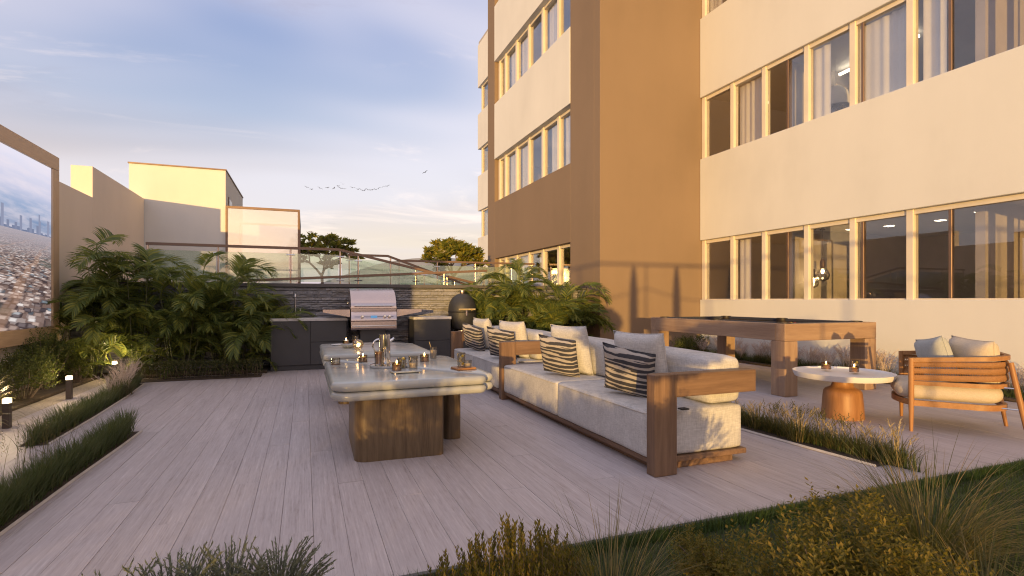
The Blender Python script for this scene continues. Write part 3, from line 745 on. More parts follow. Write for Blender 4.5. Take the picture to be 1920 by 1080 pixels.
box('pane', PVX1 - .005, PVX1 + .005, PVY0 + .026, PVY1 - .026, 0, PVZ - .06, 'pavilion_glass', pav, 0)

# big outdoor screen
scr = thing('outdoor_screen', 'large oak framed outdoor screen showing an aerial city skyline', 'screen', (WX, 7.6, 0))
SY0, SY1, SZ0, SZ1, FW = 5.2, 9.75, .62, 3.29, .2; SX = WX + .12
box('frame_rail', WX + .052, SX, SY0, SY1, SZ1 - FW, SZ1, 'frame_oak_y', scr, .004)
box('frame_rail', WX + .052, SX, SY0, SY1, SZ0, SZ0 + FW, 'frame_oak_y', scr, .004)
box('frame_stile', WX + .052, SX, SY0, SY0 + FW, SZ0 + FW + .002, SZ1 - FW - .002, 'frame_oak_z', scr, .004)
box('frame_stile', WX + .052, SX, SY1 - FW, SY1, SZ0 + FW + .002, SZ1 - FW - .002, 'frame_oak_z', scr, .004)
box('backing', WX + .052, WX + .085, SY0 + FW + .003, SY1 - FW - .003, SZ0 + FW + .003, SZ1 - FW - .003, 'black', scr, 0)
box('mount', WX + .002, WX + .051, 6.5, 8.5, 1.2, 2.8, 'black', scr, 0)
def picture():
    y0, y1, z0, z1 = SY0 + FW + .003, SY1 - FW - .003, SZ0 + FW + .003, SZ1 - FW - .003; o = Vector((WX, 7.6, 0))
    vs = [Vector((WX + .095, y, z)) - o for y, z in ((y0, z0), (y1, z0), (y1, z1), (y0, z1))]
    p = mesh_py('display', [tuple(v) for v in vs], [(0, 1, 2, 3)], 'screen_picture', scr)
    uv = p.data.uv_layers.new(name='UVMap')
    for i, c in enumerate(((0, 0), (1, 0), (1, 1), (0, 1))): uv.data[i].uv = c
picture()

# ------------------------------------------------------------------ stone wall with coping
def stone_wall():
    t = thing('stone_wall', 'dark ledgestone wall with a flat grey coping behind the grill', 'wall', (1, 10.4, 0)); rnd = random.Random(11)
    box('core', -3.45, 5.77, 10.425, 10.84, -.05, 1.42, 'ledge_stone', t, 0)
    box('coping', -3.48, 5.775, 10.36, 10.88, 1.43, 1.495, 'coping', t, .006)
    bulk = bm_new(); z = .0; cnt = 0; o = -Vector(t.location)
    def stone(b, x0, x1, z0, z1):
        y0 = 10.405 - rnd.uniform(0, .035); n = 5
        top = [b.verts.new((x0 + (x1 - x0) * i / n, y0 + rnd.uniform(-.012, .012), z1 - rnd.uniform(.001, .014))) for i in range(n + 1)]
        bot = [b.verts.new((x0 + (x1 - x0) * i / n, y0 + rnd.uniform(-.012, .012), z0 + rnd.uniform(.001, .010))) for i in range(n + 1)]
        tb = [b.verts.new((v.co.x, 10.44, z1 - .002)) for v in top]; bb = [b.verts.new((v.co.x, 10.44, z0 + .002)) for v in bot]
        for i in range(n):
            b.faces.new((bot[i], bot[i + 1], top[i + 1], top[i])); b.faces.new((top[i], top[i + 1], tb[i + 1], tb[i])); b.faces.new((bb[i], bb[i + 1], bot[i + 1], bot[i]))
        b.faces.new((bot[0], top[0], tb[0], bb[0])); b.faces.new((top[n], bot[n], bb[n], tb[n]))
    while z < 1.40:
        h = rnd.choice((.038, .05, .062, .075)); z1 = min(1.428, z + h); x = -3.45
        while x < 5.77:
            L = rnd.uniform(.16, .52); x1 = min(5.77, x + L)
            if rnd.random() < .28 and h > .048:
                zm = z + h * rnd.uniform(.4, .6); stone(bulk, x, x1, zm + .002, z1); stone(bulk, x, x1 - .001, z, zm); x = x1 + .003; continue
            if z > .42 and x1 > -1.1 and x < 3.2 and cnt < 295:
                b = bm_new(); stone(b, x, x1, z, z1); obj('stone', b, 'ledge_stone', t, False, o); cnt += 1
            else: stone(bulk, x, x1, z, z1)
            x = x1 + .002
        z = z1 + .001
    s = obj('stonework', bulk, 'ledge_stone', t, False, o); s['kind'] = 'stuff'
stone_wall()

# ------------------------------------------------------------------ glass balustrades
def railing(label, path, posts, group, base=1.50, glass=True, rail=.035):
    """path: top rail points; posts: x positions; glass between them"""
    y = path[0][1]; t = thing('glass_balustrade', label, 'railing', (path[0][0], y, base), 0, group); o = -Vector(t.location)
    def ztop(x):
        for a, b in zip(path, path[1:]):
            if a[0] <= x <= b[0]: return a[2] + (b[2] - a[2]) * (x - a[0]) / (b[0] - a[0])
        return path[-1][2]
    b = bm_new()
    for a, c in zip(path, path[1:]):
        va, vc = Vector(a), Vector(c); dz = Vector((0, 0, .022)); dy = Vector((0, .04, 0))
        vs = [b.verts.new(p) for p in (va - dz - dy, va - dz + dy, va + dz + dy, va + dz - dy, vc - dz - dy, vc - dz + dy, vc + dz + dy, vc + dz - dy)]
        for q in ((0, 1, 2, 3), (7, 6, 5, 4), (0, 4, 5, 1), (1, 5, 6, 2), (2, 6, 7, 3), (3, 7, 4, 0)): b.faces.new([vs[i] for i in q])
    obj('handrail', b, 'bronze', t, False, o)
    for x in posts:
        zt = ztop(x) - .024
        if zt - base < .12: continue
        p = obj('post', atube(bm_new(), [(x, y, base), (x, y, zt)], .016, 10), 'steel', t, True, o)
        c = bm_new()
        for z in (base + .07, zt - .10 if zt - base > .3 else zt - .05): atube(c, [(x - .07, y - .012, z), (x + .07, y - .012, z)], .010, 8)
        obj('glass_clamp', c, 'chrome', p, True, o)
    if glass:
        for xa, xb in zip(posts, posts[1:]):
            a, c = xa + .03, xb - .03; b = bm_new(); zb = base + .03; za, zc = ztop(a) - .1, ztop(c) - .1
            if max(za, zc) - zb < .1: continue
            za, zc = max(za, zb + .01), max(zc, zb + .01)
            vs = [b.verts.new(p) for p in ((a, y - .005, zb), (c, y - .005, zb), (c, y - .005, zc), (a, y - .005, za), (a, y + .005, zb), (c, y + .005, zb), (c, y + .005, zc), (a, y + .005, za))]
            for q in ((0, 1, 2, 3), (7, 6, 5, 4), (0, 4, 5, 1), (1, 5, 6, 2), (2, 6, 7, 3), (3, 7, 4, 0)): b.faces.new([vs[i] for i in q])
            obj('glass_panel', b, 'rail_glass', t, False, o)
    return t
GB = 'bronze railed balustrades of the ramp'
railing('nearest glass balustrade on the coping whose bronze rail slopes down right', [(-2.5, 10.62, 2.15), (.59, 10.62, 2.15), (3.3, 10.62, 1.50 + .04)], [-2.48, -1.43, -.25, .62, .95, 2.06, 2.7], GB)
railing('second glass balustrade just behind whose rail bends down beside the right tree', [(.85, 11.9, 2.16), (1.69, 11.9, 2.16), (3.9, 11.9, 1.40)], [.88, 1.75, 2.5, 3.2], GB, 1.31)
railing('farthest level balustrade running to the brown bay in front of the trees', [(2.1, 13.2, 2.16), (5.76, 13.2, 2.16)], [2.15, 3.1, 4.1, 5.1, 5.7], GB, 1.31)
railing('low bronze handrail rising gently to the right along the coping', [(-1.25, 10.48, 1.52), (3.5, 10.48, 1.80)], [.3, 2.6], GB, 1.496, False)

# ------------------------------------------------------------------ outdoor kitchen
KY = 9.75
def cabinet(label, x0, x1, doors):
    t = thing('kitchen_cabinet', label, 'cabinet', ((x0 + x1) / 2, KY + .3, 0), 0, 'charcoal outdoor kitchen cabinets')
    box('carcass', x0, x1, KY + .021, 10.36, .085, .835, 'charcoal', t, .003); box('plinth', x0 + .005, x1 - .005, KY + .03, 10.36, 0, .084, 'charcoal', t, .003)
    box('countertop', x0 - .012, x1 + .012, KY - .012, 10.362, .836, .885, 'counter_stone', t, .004)
    for n, a, b, z0, z1 in doors: box(n, a, b, KY, KY + .02, z0, z1, 'charcoal', t, .003)
    return t
c1 = cabinet('wide charcoal kitchen cabinet with grey counter and faucet left of the grill', -.54, .68, [('door', -.535, .078, .09, .832), ('drawer', .086, .676, .476, .832), ('drawer', .086, .676, .09, .468)])
c2 = cabinet('narrow charcoal drawer cabinet right of the grill beside the kamado', 1.86, 2.55, [('drawer', 1.864, 2.546, .45, .832), ('drawer', 1.864, 2.546, .09, .442)])
f = thing('faucet', 'slim steel faucet standing on the left kitchen counter', 'faucet', (-.16, 10.1, .885))
obj('spout', atube(bm_new(), [(0, 0, 0), (0, 0, .34), (0, -.02, .40), (0, -.07, .425), (0, -.13, .41), (0, -.15, .36)], [.015, .012, .011, .011, .011, .012], 10), 'chrome', f, True)
obj('lever', atube(bm_new(), [(.01, 0, .07), (.08, 0, .07), (.085, 0, .15)], .009, 8), 'chrome', f, True)
obj('base', alathe(bm_new(), [(.026, 0), (.026, .012), (.018, .02)], 16), 'chrome', f, True)

def grill():
    t = thing('gas_grill', 'stainless steel gas grill with a domed hood on a pedestal', 'grill', (1.12, 9.85, 0)); W2 = .385
    def ex(name, prof, mat, w=W2, par=t, bev=0):
        b = bm_new(); a = [b.verts.new((-w, y, z)) for y, z in prof]; c = [b.verts.new((w, y, z)) for y, z in prof]; n = len(prof)
        for i in range(n): b.faces.new((a[i], a[(i + 1) % n], c[(i + 1) % n], c[i]))
        b.faces.new(a[::-1]); b.faces.new(c); return obj(name, b, mat, par, True)
    arc = [(-.30 + .52 * (1 - math.cos(k / 12 * math.pi / 2)), 1.06 + .35 * math.sin(k / 12 * math.pi / 2)) for k in range(13)]
    hood = ex('hood', arc + [(.30, 1.39), (.30, 1.05), (-.30, 1.05)], 'steel')
    for s in (-1, 1): box('hood_cheek', s * W2 - .008, s * W2 + .008, -.29, .3, 1.045, 1.075, 'steel', hood, .002, world=False)
    b = bm_new(); atube(b, [(-.33, -.37, 1.10), (.33, -.37, 1.10)], .014, 10)
    for s in (-.3, .3): atube(b, [(s, -.36, 1.10), (s, -.28, 1.115)], .009, 6)
    obj('hood_handle', b, 'chrome', hood, True)
    obj('rotisserie_knob', alathe(bm_new(), [(.001, 0), (.02, .005), (.022, .03), (.001, .04)], 12), 'chrome', t, True).location = (-.42, -.1, 1.13)
    ex('firebox', [(-.31, 1.045), (.30, 1.045), (.30, .70), (-.25, .70), (-.28, .78), (-.31, .98)], 'steel')
    p = ex('control_panel', [(-.33, .975), (-.315, .99), (-.30, .985), (-.30, .845), (-.315, .83), (-.345, .84)], 'steel')
    for x in (-.20, .18, .26): 
        k = obj('knob', alathe(bm_new(), [(.030, 0), (.030, .012), (.024, .03), (.001, .032)], 16), 'chrome', p, True); k.rotation_euler = (R(90), 0, 0); k.location = (x, -.342, .905)
    box('display', -.06, .05, -.349, -.335, .885, .925, 'display_blue', p, .003, world=False); box('trim_line', -.33, .33, -.3435, -.336, .902, .908, 'black', p, 0, world=False)
    ex('drip_drawer', [(-.33, .82), (.28, .82), (.28, .68), (-.30, .68), (-.33, .71)], 'steel')
    box('drawer_handle', -.37, .37, -.352, -.325, .735, .755, 'chrome', t, .005, 2, world=False)
    for s in (-1, 1):
        b = bm_new(); pr = [(s * .40, .90), (s * .84, .985), (s * .84, 1.03), (s * .40, 1.03)]; vs = []
        for y in (-.28, .26): vs.append([b.verts.new((x, y, z)) for x, z in (pr if s > 0 else pr[::-1])])
        for i in range(4): b.faces.new((vs[0][i], vs[0][(i + 1) % 4], vs[1][(i + 1) % 4], vs[1][i]))
        b.faces.new(vs[0][::-1]); b.faces.new(vs[1]); obj('side_shelf', b, 'steel', t)
    box('pedestal', -.22, .22, -.18, .2, .03, .679, 'charcoal', t, .006, world=False); box('base_plate', -.3, .3, -.25, .27, 0, .029, 'charcoal', t, .004, world=False)
grill()
def kamado():
    t = thing('kamado_grill', 'black egg shaped ceramic kamado grill beside the narrow cabinet', 'grill', (2.83, 9.95, 0))
    obj('bowl', alathe(bm_new(), [(.13, .62), (.2, .65), (.245, .74), (.268, .86), (.27, .955)], 30), 'kamado', t, True)
    obj('lid', alathe(bm_new(), [(.27, .985), (.268, 1.06), (.245, 1.15), (.19, 1.24), (.11, 1.30), (.06, 1.315)], 30), 'kamado', t, True)
    obj('band', alathe(bm_new(), [(.276, .957), (.28, .962), (.28, .98), (.276, .984)], 30), 'black', t, True)
    obj('vent_cap', alathe(bm_new(), [(.05, 1.315), (.055, 1.33), (.055, 1.37), (.03, 1.385)], 16), 'steel', t, True)
    b = bm_new(); atube(b, [(-.16, -.33, 1.02), (.16, -.33, 1.02)], .016, 8)
    for s in (-.13, .13): atube(b, [(s, -.33, 1.02), (s * .8, -.24, .99)], .009, 6)
    obj('handle', b, 'straw', t, True); obj('latch', abox(bm_new(), -.015, .015, -.3, -.275, .9, 1.0, .003), 'steel', t)
    obj('hinge', abox(bm_new(), -.04, .04, .25, .30, .92, 1.05, .005), 'steel', t)
    box('stand', -.24, .24, -.24, .24, 0, .60, 'charcoal', t, .006, world=False); obj('ring', alathe(bm_new(), [(.17, .6), (.17, .62), (.14, .625)], 20), 'steel', t, True)
kamado()

# ------------------------------------------------------------------ low stone tables
TH = .60
tb = thing('stone_table', 'front pale stone lounge table split by a diagonal joint on oak blocks', 'table', (.77, 4.8, 0))
o = -Vector(tb.location)
A = [(.17, 3.97), (1.42, 3.97), (.17, 5.62)]; B = [(1.44, 4.0), (1.44, 5.67), (.20, 5.67)]
for nm, poly, rr in (('near_top', A, [.14, .075, .06]), ('far_top', B, [.05, .14, .06])):
    for z0, z1, ins in ((TH - .066, TH, 0), (TH - .134, TH - .068, .004)):
        obj(nm, aslab(bm_new(), poly, rr, z0, z1, .034, 10, 10), 'table_stone', tb, True, o)
obj('base_block', aslab(bm_new(), [(.34, 4.06), (1.02, 4.04), (.96, 4.35), (.36, 5.0)], [.09, .05, .05, .05], 0, TH - .135), 'smoked_oak', tb, True, o)
obj('base_block', aslab(bm_new(), [(1.14, 4.46), (1.26, 4.46), (1.26, 5.45), (.80, 5.45), (.80, 5.2)], .035, 0, TH - .135), 'smoked_oak', tb, True, o)
tr = thing('stone_table', 'rear pale stone lounge table nearer to the kitchen cabinets', 'table', (.78, 6.9, 0)); o = -Vector(tr.location)
for z0, z1 in ((TH - .066, TH), (TH - .134, TH - .068)): obj('top', aslab(bm_new(), [(.18, 6.10), (1.40, 5.98), (1.40, 7.4), (1.1, 7.75), (.18, 7.72)], [.12, .1, .14, .14, .12], z0, z1, .034, 10, 10), 'table_stone', tr, True, o)
obj('base_block', aslab(bm_new(), rect(.36, 1.14, 6.4, 7.35), .08, 0, TH - .135), 'smoked_oak', tr, True, o)

# things on the tables
CG = 'tealight holders on the terrace tables'
def candle(label, x, y, z, r=.042, h=.066, wax=.045, glass='amber_glass', lit=True, group=CG):
    t = thing('candle_holder', label, 'candle', (x, y, z), 0, group)
    obj('cup', alathe(bm_new(), [(r * .9, 0), (r, .004), (r, h), (r - .004, h), (r - .004, .008), (.001, .008)], 20, cap=False), glass, t, True)
    obj('foot', alathe(bm_new(), [(r * .95, .0005), (r * 1.02, .003), (r * 1.02, .009), (r * .9, .0095)], 20), 'bronze', t, True)
    obj('candle', alathe(bm_new(), [(r * .7, .010), (r * .7, wax), (r * .5, wax + .003)], 16), 'candle_wax', t, True)
    if lit: obj('flame', alathe(bm_new(), [(.001, wax + .002), (.007, wax + .012), (.005, wax + .026), (.001, wax + .038)], 8), 'flame', t, True)
candle('unlit clear tealight at the left end of the front table joint', .263, 5.20, TH, .042, .06, .03, 'clear_glass', False)
candle('lit amber tealight on the front table between joint and steel jug', .521, 5.33, TH)
candle('lit tealight on the slate tray in front of the steel jug', .705, 4.45, TH + .019, .04, .066)
candle('lit amber tealight beside the tall iced glass', 1.085, 5.16, TH)
candle('lit tealight at the far left corner of the rear table', .515, 7.50, TH, .045, .05, .05)
candle('lit tealight on the left of the round white side table', 5.115, 4.04, .47, .047, .07)
candle('lit tealight on the right of the round white side table before the jar', 5.165, 3.77, .47, .042, .06)
def tumbler(name, label, x, y, z, r, h, drink=None, fill=.7, extra=None, group='drinking glasses on the low tables'):
    t = thing(name, label, 'glass', (x, y, z), 0, group)
    obj('cup', alathe(bm_new(), [(r * .88, 0), (r * .92, .004), (r, h), (r - .003, h), (r * .88, .010), (.001, .010)], 20, cap=False), 'clear_glass', t, True)
    if drink: obj('drink', alathe(bm_new(), [(r * .84, .012), (r * .93, h * fill)], 18), drink, t, True)
    if extra == 'straw': obj('straw', atube(bm_new(), [(0, 0, .02), (-r * 1.2, .01, h * 1.45)], .003, 6), 'straw', t)
    if extra == 'ice':
        b = bm_new()
        for k in range(4): a = k * 1.7; abox(b, .3 * r * math.cos(a) - .009, .3 * r * math.cos(a) + .009, .3 * r * math.sin(a) - .009, .3 * r * math.sin(a) + .009, h * .25 * k * .8 + .012, h * .25 * k * .8 + .032, .002)
        obj('ice', b, 'clear_glass', t)
    if extra == 'fruit':
        b = bm_new()
        for k in range(4): a = k * 1.9; alathe(b, [(.001, 0), (.013, .006), (.015, .016), (.001, .03)], 8, (.4 * r * math.cos(a), .4 * r * math.sin(a), .012 + .022 * k))
        obj('fruit', b, 'lemon', t, True)
    return t
tumbler('iced_glass', 'tall iced glass with a straw beside a tealight', 1.215, 5.34, TH, .034, .12, 'foam', .75, 'straw')
tumbler('drink_glass', 'amber drink in front of the steel jug on the mirror tray', .615, 4.86, TH + .02, .042, .125, 'amber_drink', .95)
tumbler('drink_glass', 'clear tumbler of ice on the slate tray', .85, 4.50, TH + .019, .04, .105, 'foam', .5, 'ice')
tumbler('drink_glass', 'cut glass tumbler behind the lit tealight on the slate tray', .775, 4.62, TH, .038, .1, None, .5, 'fruit')
tumbler('jar', 'tall clear jar of lemons on the wooden coaster', 1.262, 4.47, TH + .021, .036, .12, None, .5, 'fruit')
tumbler('drink_glass', 'short clear tumbler on the wooden coaster', 1.30, 4.40, TH + .021, .034, .06, 'foam', .6)
tumbler('jar', 'clear jar of fruit behind the tealight on the round white table', 5.225, 3.80, .47, .036, .115, None, .5, 'fruit')
tumbler('carafe', 'dark carafe behind the sparkling globe on the rear table', .60, 7.08, TH, .04, .14, 'amber_drink', .6)
def steel_jug():
    t = thing('steel_jug', 'tall polished steel jug with a ring handle on the front table', 'jug', (.68, 4.99, TH + .02))
    obj('body', alathe(bm_new(), [(.052, 0), (.054, .01), (.05, .24), (.05, .262), (.045, .262), (.045, .02)], 28, cap=False), 'chrome', t, True)
    obj('handle', atube(bm_new(), [(-.05 - .055 * math.sin(k / 10 * math.pi), .0, .16 + .06 * math.cos(k / 10 * math.pi)) for k in range(11)], .007, 8), 'chrome', t, True)
    obj('spout', atube(bm_new(), [(.048, 0, .20), (.075, 0, .215), (.085, 0, .23)], [.016, .011, .009], 8), 'chrome', t, True)
steel_jug()
t = thing('mirror_tray', 'round mirror tray under the steel jug', 'tray', (.70, 4.87, TH)); obj('rim', alathe(bm_new(), [(.15, 0), (.165, .002), (.168, .022), (.162, .022), (.16, .012), (.001, .012)], 36, cap=False), 'chrome', t, True)
obj('mirror', alathe(bm_new(), [(.158, .0125), (.158, .0185), (.15, .0195)], 36), 'chrome', t, True)
t = thing('slate_tray', 'grey slate tray with small steel feet on the front table', 'tray', (.775, 4.44, TH), R(4)); obj('slab', abox(bm_new(), -.12, .12, -.085, .085, .006, .018, .003), 'ceramic', t)
for sx in (-.1, .1):
    for sy in (-.07, .07): obj('foot', alathe(bm_new(), [(.009, 0), (.009, .006)], 8, (sx, sy, 0)), 'chrome', t)
t = thing('wooden_coaster', 'square wooden coaster under the jar of lemons', 'coaster', (1.275, 4.445, TH), R(12)); obj('board', abox(bm_new(), -.085, .085, -.075, .075, .004, .02, .003), 'teak_x', t)
obj('rim', abox(bm_new(), -.09, .09, -.08, .08, 0, .0035, .001), 'bronze', t)
def globe():
    t = thing('glass_globe', 'sparkling cut glass globe light on the rear table', 'lamp', (.585, 6.55, TH)); b = bm_new(); bmesh.ops.create_icosphere(b, subdivisions=2, radius=.065, matrix=Matrix.Translation((0, 0, .067))); obj('globe', b, 'amber_glass', t)
    obj('bulb', alathe(bm_new(), [(.001, .04), (.014, .055), (.014, .075), (.001, .09)], 10), 'bulb', t, True)
globe()
t = thing('bowl', 'small grey ceramic bowl at the left of the rear table', 'bowl', (.497, 6.93, TH)); obj('dish', alathe(bm_new(), [(.04, 0), (.075, .02), (.09, .045), (.085, .045), (.07, .022), (.001, .008)], 24, cap=False), 'ceramic', t, True)
t = thing('plate', 'flat pale plate under the far tealight on the rear table', 'plate', (.44, 7.42, TH)); obj('disc', alathe(bm_new(), [(.08, 0), (.12, .006), (.12, .009), (.001, .007)], 28, cap=False), 'white_top', t, True)

# ------------------------------------------------------------------ sofas and cushions
def sofa(label, y0, y1, near_arm, far_arm, nseat, loc):
    t = thing('sofa', label, 'sofa', loc, 0, 'walnut framed outdoor sofas'); o = -Vector(loc)
    b = lambda n, *a, mat='walnut_y', bev=.004: box(n, *a, mat, t, bev)
    b('plinth', 2.30, 2.98, y0 + .12, y1 - .05, 0, .054); b('base_board', 2.235, 3.08, y0 + .085, y1 - .02, .055, .093)
    ys = y0 + .10; L = (y1 - .02 - ys) / nseat
    for k in range(nseat):
        c = blockcushion(bm_new(), 2.215, 3.06, ys + L * k + .004, ys + L * (k + 1) - .004, .094, .42, .032, .012, 12)
        obj('seat_cushion', c, 'sofa_fabric', t, True, o)
        c = bm_new(); z = .405; r = .018
        pts = [(2.222, ys + L * k + .03, z), (2.214, ys + L * k + .06, z), (2.214, ys + L * (k + 1) - .06, z), (2.222, ys + L * (k + 1) - .03, z)]
        obj('piping', atube(c, pts, .0045, 6), 'seat_fabric', t, True, o)
    nb = nseat; Lb = (y1 - .02 - y0 - .12) / nb
    for k in range(nb):
        c = blockcushion(bm_new(), 2.76, 3.075, y0 + .12 + Lb * k + .004, y0 + .12 + Lb * (k + 1) - .004, .424, .775, .06, .012, 10)
        obj('back_cushion', c, 'sofa_fabric', t, True, o)
    def arm(ya, yb):
        box('arm_post', 2.195, 2.38, ya, yb, 0, .69, 'walnut_z', t, .005); box('arm_beam', 2.382, 3.085, ya, yb, .53, .69, 'walnut_x', t, .005)
        box('arm_bracket', 2.44, 2.50, ya + .02, yb - .02, .432, .442, 'black', t, .002)
    if near_arm: arm(y0, y0 + .095)
    if far_arm: arm(y1 - .018, y1 + .08)
    return t
sofa('nearer grey two seat sofa with walnut L shaped arms', 3.0, 6.02, True, True, 2, (2.6, 4.5, 0))
sofa('farther grey sofa with its walnut arm beside the kamado', 6.12, 8.32, False, True, 2, (2.6, 7.2, 0))
def pillow(name, label, x, y, z, w, h, th, mat, rz, lean, seed, group, cat='cushion', roll=0):
    t = thing(name, label, cat, (x, y, z), 0, group)
    p = obj('cover', plump(bm_new(), w, h, th, 16, .06, seed), mat, t, 'all'); p.rotation_euler = Euler((lean, roll, rz), 'XYZ'); p.rotation_mode = 'XYZ'
    b = bm_new(); n = 40; pts = []
    for k in range(n + 1):
        s = k / n * 4; i = int(min(3, s)); f = s - i; u, v = [(-1 + 2 * f, -1), (1, -1 + 2 * f), (1 - 2 * f, 1), (-1, 1 - 2 * f)][i]
        pts.append((w / 2 * u * (1 - .06 * (1 - v * v)), 0, h / 2 * v * (1 - .06 * (1 - u * u)) + h / 2))
    s_ = obj('seam', atube(b, pts, .0035, 5, False), mat, p, True)
    return t
BG, SG = 'plain grey back cushions on the sofas', 'black and cream striped throw pillows on the sofas'
# faces of these cushions look towards -X: turn the local x axis along the sofa
pillow('back_cushion', 'large plain grey cushion at the near right end of the nearer sofa', 2.66, 3.76, .425, .52, .52, .17, 'sofa_fabric', R(106), R(-12), 1, BG)
pillow('back_cushion', 'large plain grey cushion at the far end of the nearer sofa', 2.66, 5.02, .425, .52, .52, .17, 'sofa_fabric', R(108), R(-12), 2, BG)
pillow('back_cushion', 'plain grey cushion half hidden by the middle walnut arm on the farther sofa', 2.66, 6.68, .425, .52, .5, .17, 'sofa_fabric', R(108), R(-11), 3, BG)
pillow('back_cushion', 'plain grey cushion in front of the kamado at the far end of the farther sofa', 2.66, 7.95, .425, .5, .5, .17, 'sofa_fabric', R(100), R(-12), 4, BG)
pillow('striped_pillow', 'striped pillow closest to the near walnut arm of the nearer sofa', 2.46, 3.70, .43, .46, .42, .14, 'striped_fabric', R(120), R(-20), 5, SG, 'pillow', R(-9))
pillow('striped_pillow', 'striped pillow at the far end of the nearer sofa', 2.46, 4.93, .43, .46, .42, .14, 'striped_fabric', R(118), R(-20), 6, SG, 'pillow', R(-6))
pillow('striped_pillow', 'striped pillow behind the middle walnut arm on the farther sofa', 2.44, 6.60, .43, .45, .42, .14, 'striped_fabric', R(122), R(-20), 7, SG, 'pillow', R(-8))
pillow('striped_pillow', 'striped pillow at the kamado end of the farther sofa', 2.44, 7.82, .43, .45, .42, .14, 'striped_fabric', R(112), R(-20), 8, SG, 'pillow', R(-11))

# ------------------------------------------------------------------ pool table
def pool():
    X0, X1, Y0, Y1, Z = 5.50, 7.14, 4.90, 7.63, .90
    t = thing('pool_table', 'large oak pool table with thick square legs by the white wall', 'pool table', (6.3, 6.2, 0)); o = -Vector(t.location); w = .215
    for x in (X0, X1 - w):
        for y in (Y0, Y1 - w): box('leg', x, x + w, y, y + w, 0, .685, 'oak_z', t, .006)
    for x in (X0, X1 - .14): box('apron', x, x + .14, Y0 + .142, Y1 - .142, .687, Z, 'oak_y', t, .005)
    for y in (Y0, Y1 - .14): box('apron', X0, X1, y, y + .14, .687, Z, 'oak_x', t, .005)
    box('cloth', X0 + .141, X1 - .141, Y0 + .141, Y1 - .141, .80, .855, 'cloth', t, .0)
    cu = bm_new()
    for a in ((X0 + .142, X0 + .185, Y0 + .25, 6.2), (X0 + .142, X0 + .185, 6.34, Y1 - .25), (X1 - .185, X1 - .142, Y0 + .25, 6.2), (X1 - .185, X1 - .142, 6.34, Y1 - .25)): abox(cu, *a, .86, .908, .008)
    for y in (Y0 + .142, Y1 - .185): abox(cu, X0 + .25, X1 - .25, y, y + .043, .86, .908, .008)
    obj('rail_cushion', cu, 'cloth', t, False, o)
    for x in (X0 + .17, X1 - .17):
        for y in (Y0 + .17, 6.27, Y1 - .17): obj('pocket', alathe(bm_new(), [(.075, .845), (.085, .86), (.085, .912), (.06, .915), (.055, .86)], 18, (x, y, 0), cap=False), 'pocket_leather', t, True, o)
    balls = [(5.82, 6.35, 'ivory', 'white cue ball on the dark cloth of the pool table')] + [(5.80 + .06 * i + .03 * j, 5.12 + .054 * j, ('ball_red', 'ball_yellow')[(i + j) % 2], None) for j in range(3) for i in range(3 - j)]
    me = {}
    for x, y, m, lb in balls:
        b = bm_new(); bmesh.ops.create_uvsphere(b, u_segments=16, v_segments=10, radius=.0286); q = obj('pool_ball', b, m, None, 'all'); q.location = (x, y, .8836)
        tag(q, lb or ('racked red pool ball at the near corner of the pool table' if m == 'ball_red' else 'racked yellow pool ball at the near corner of the pool table'), 'ball', 'pool balls on the table')
    k = thing('ball_rack', 'black triangular rack round the balls on the pool table', 'rack', (5.86, 5.17, .856)); b = bm_new(); P = [(-.13, -.1, .03), (.13, -.1, .03), (0, .13, .03)]
    atube(b, P + [P[0]], .011, 6); obj('frame', b, 'pocket_leather', k, True)
    obj('tip', alathe(bm_new(), [(.012, .0), (.012, .04)], 8, (0, .13, 0)), 'pocket_leather', k)
pool()

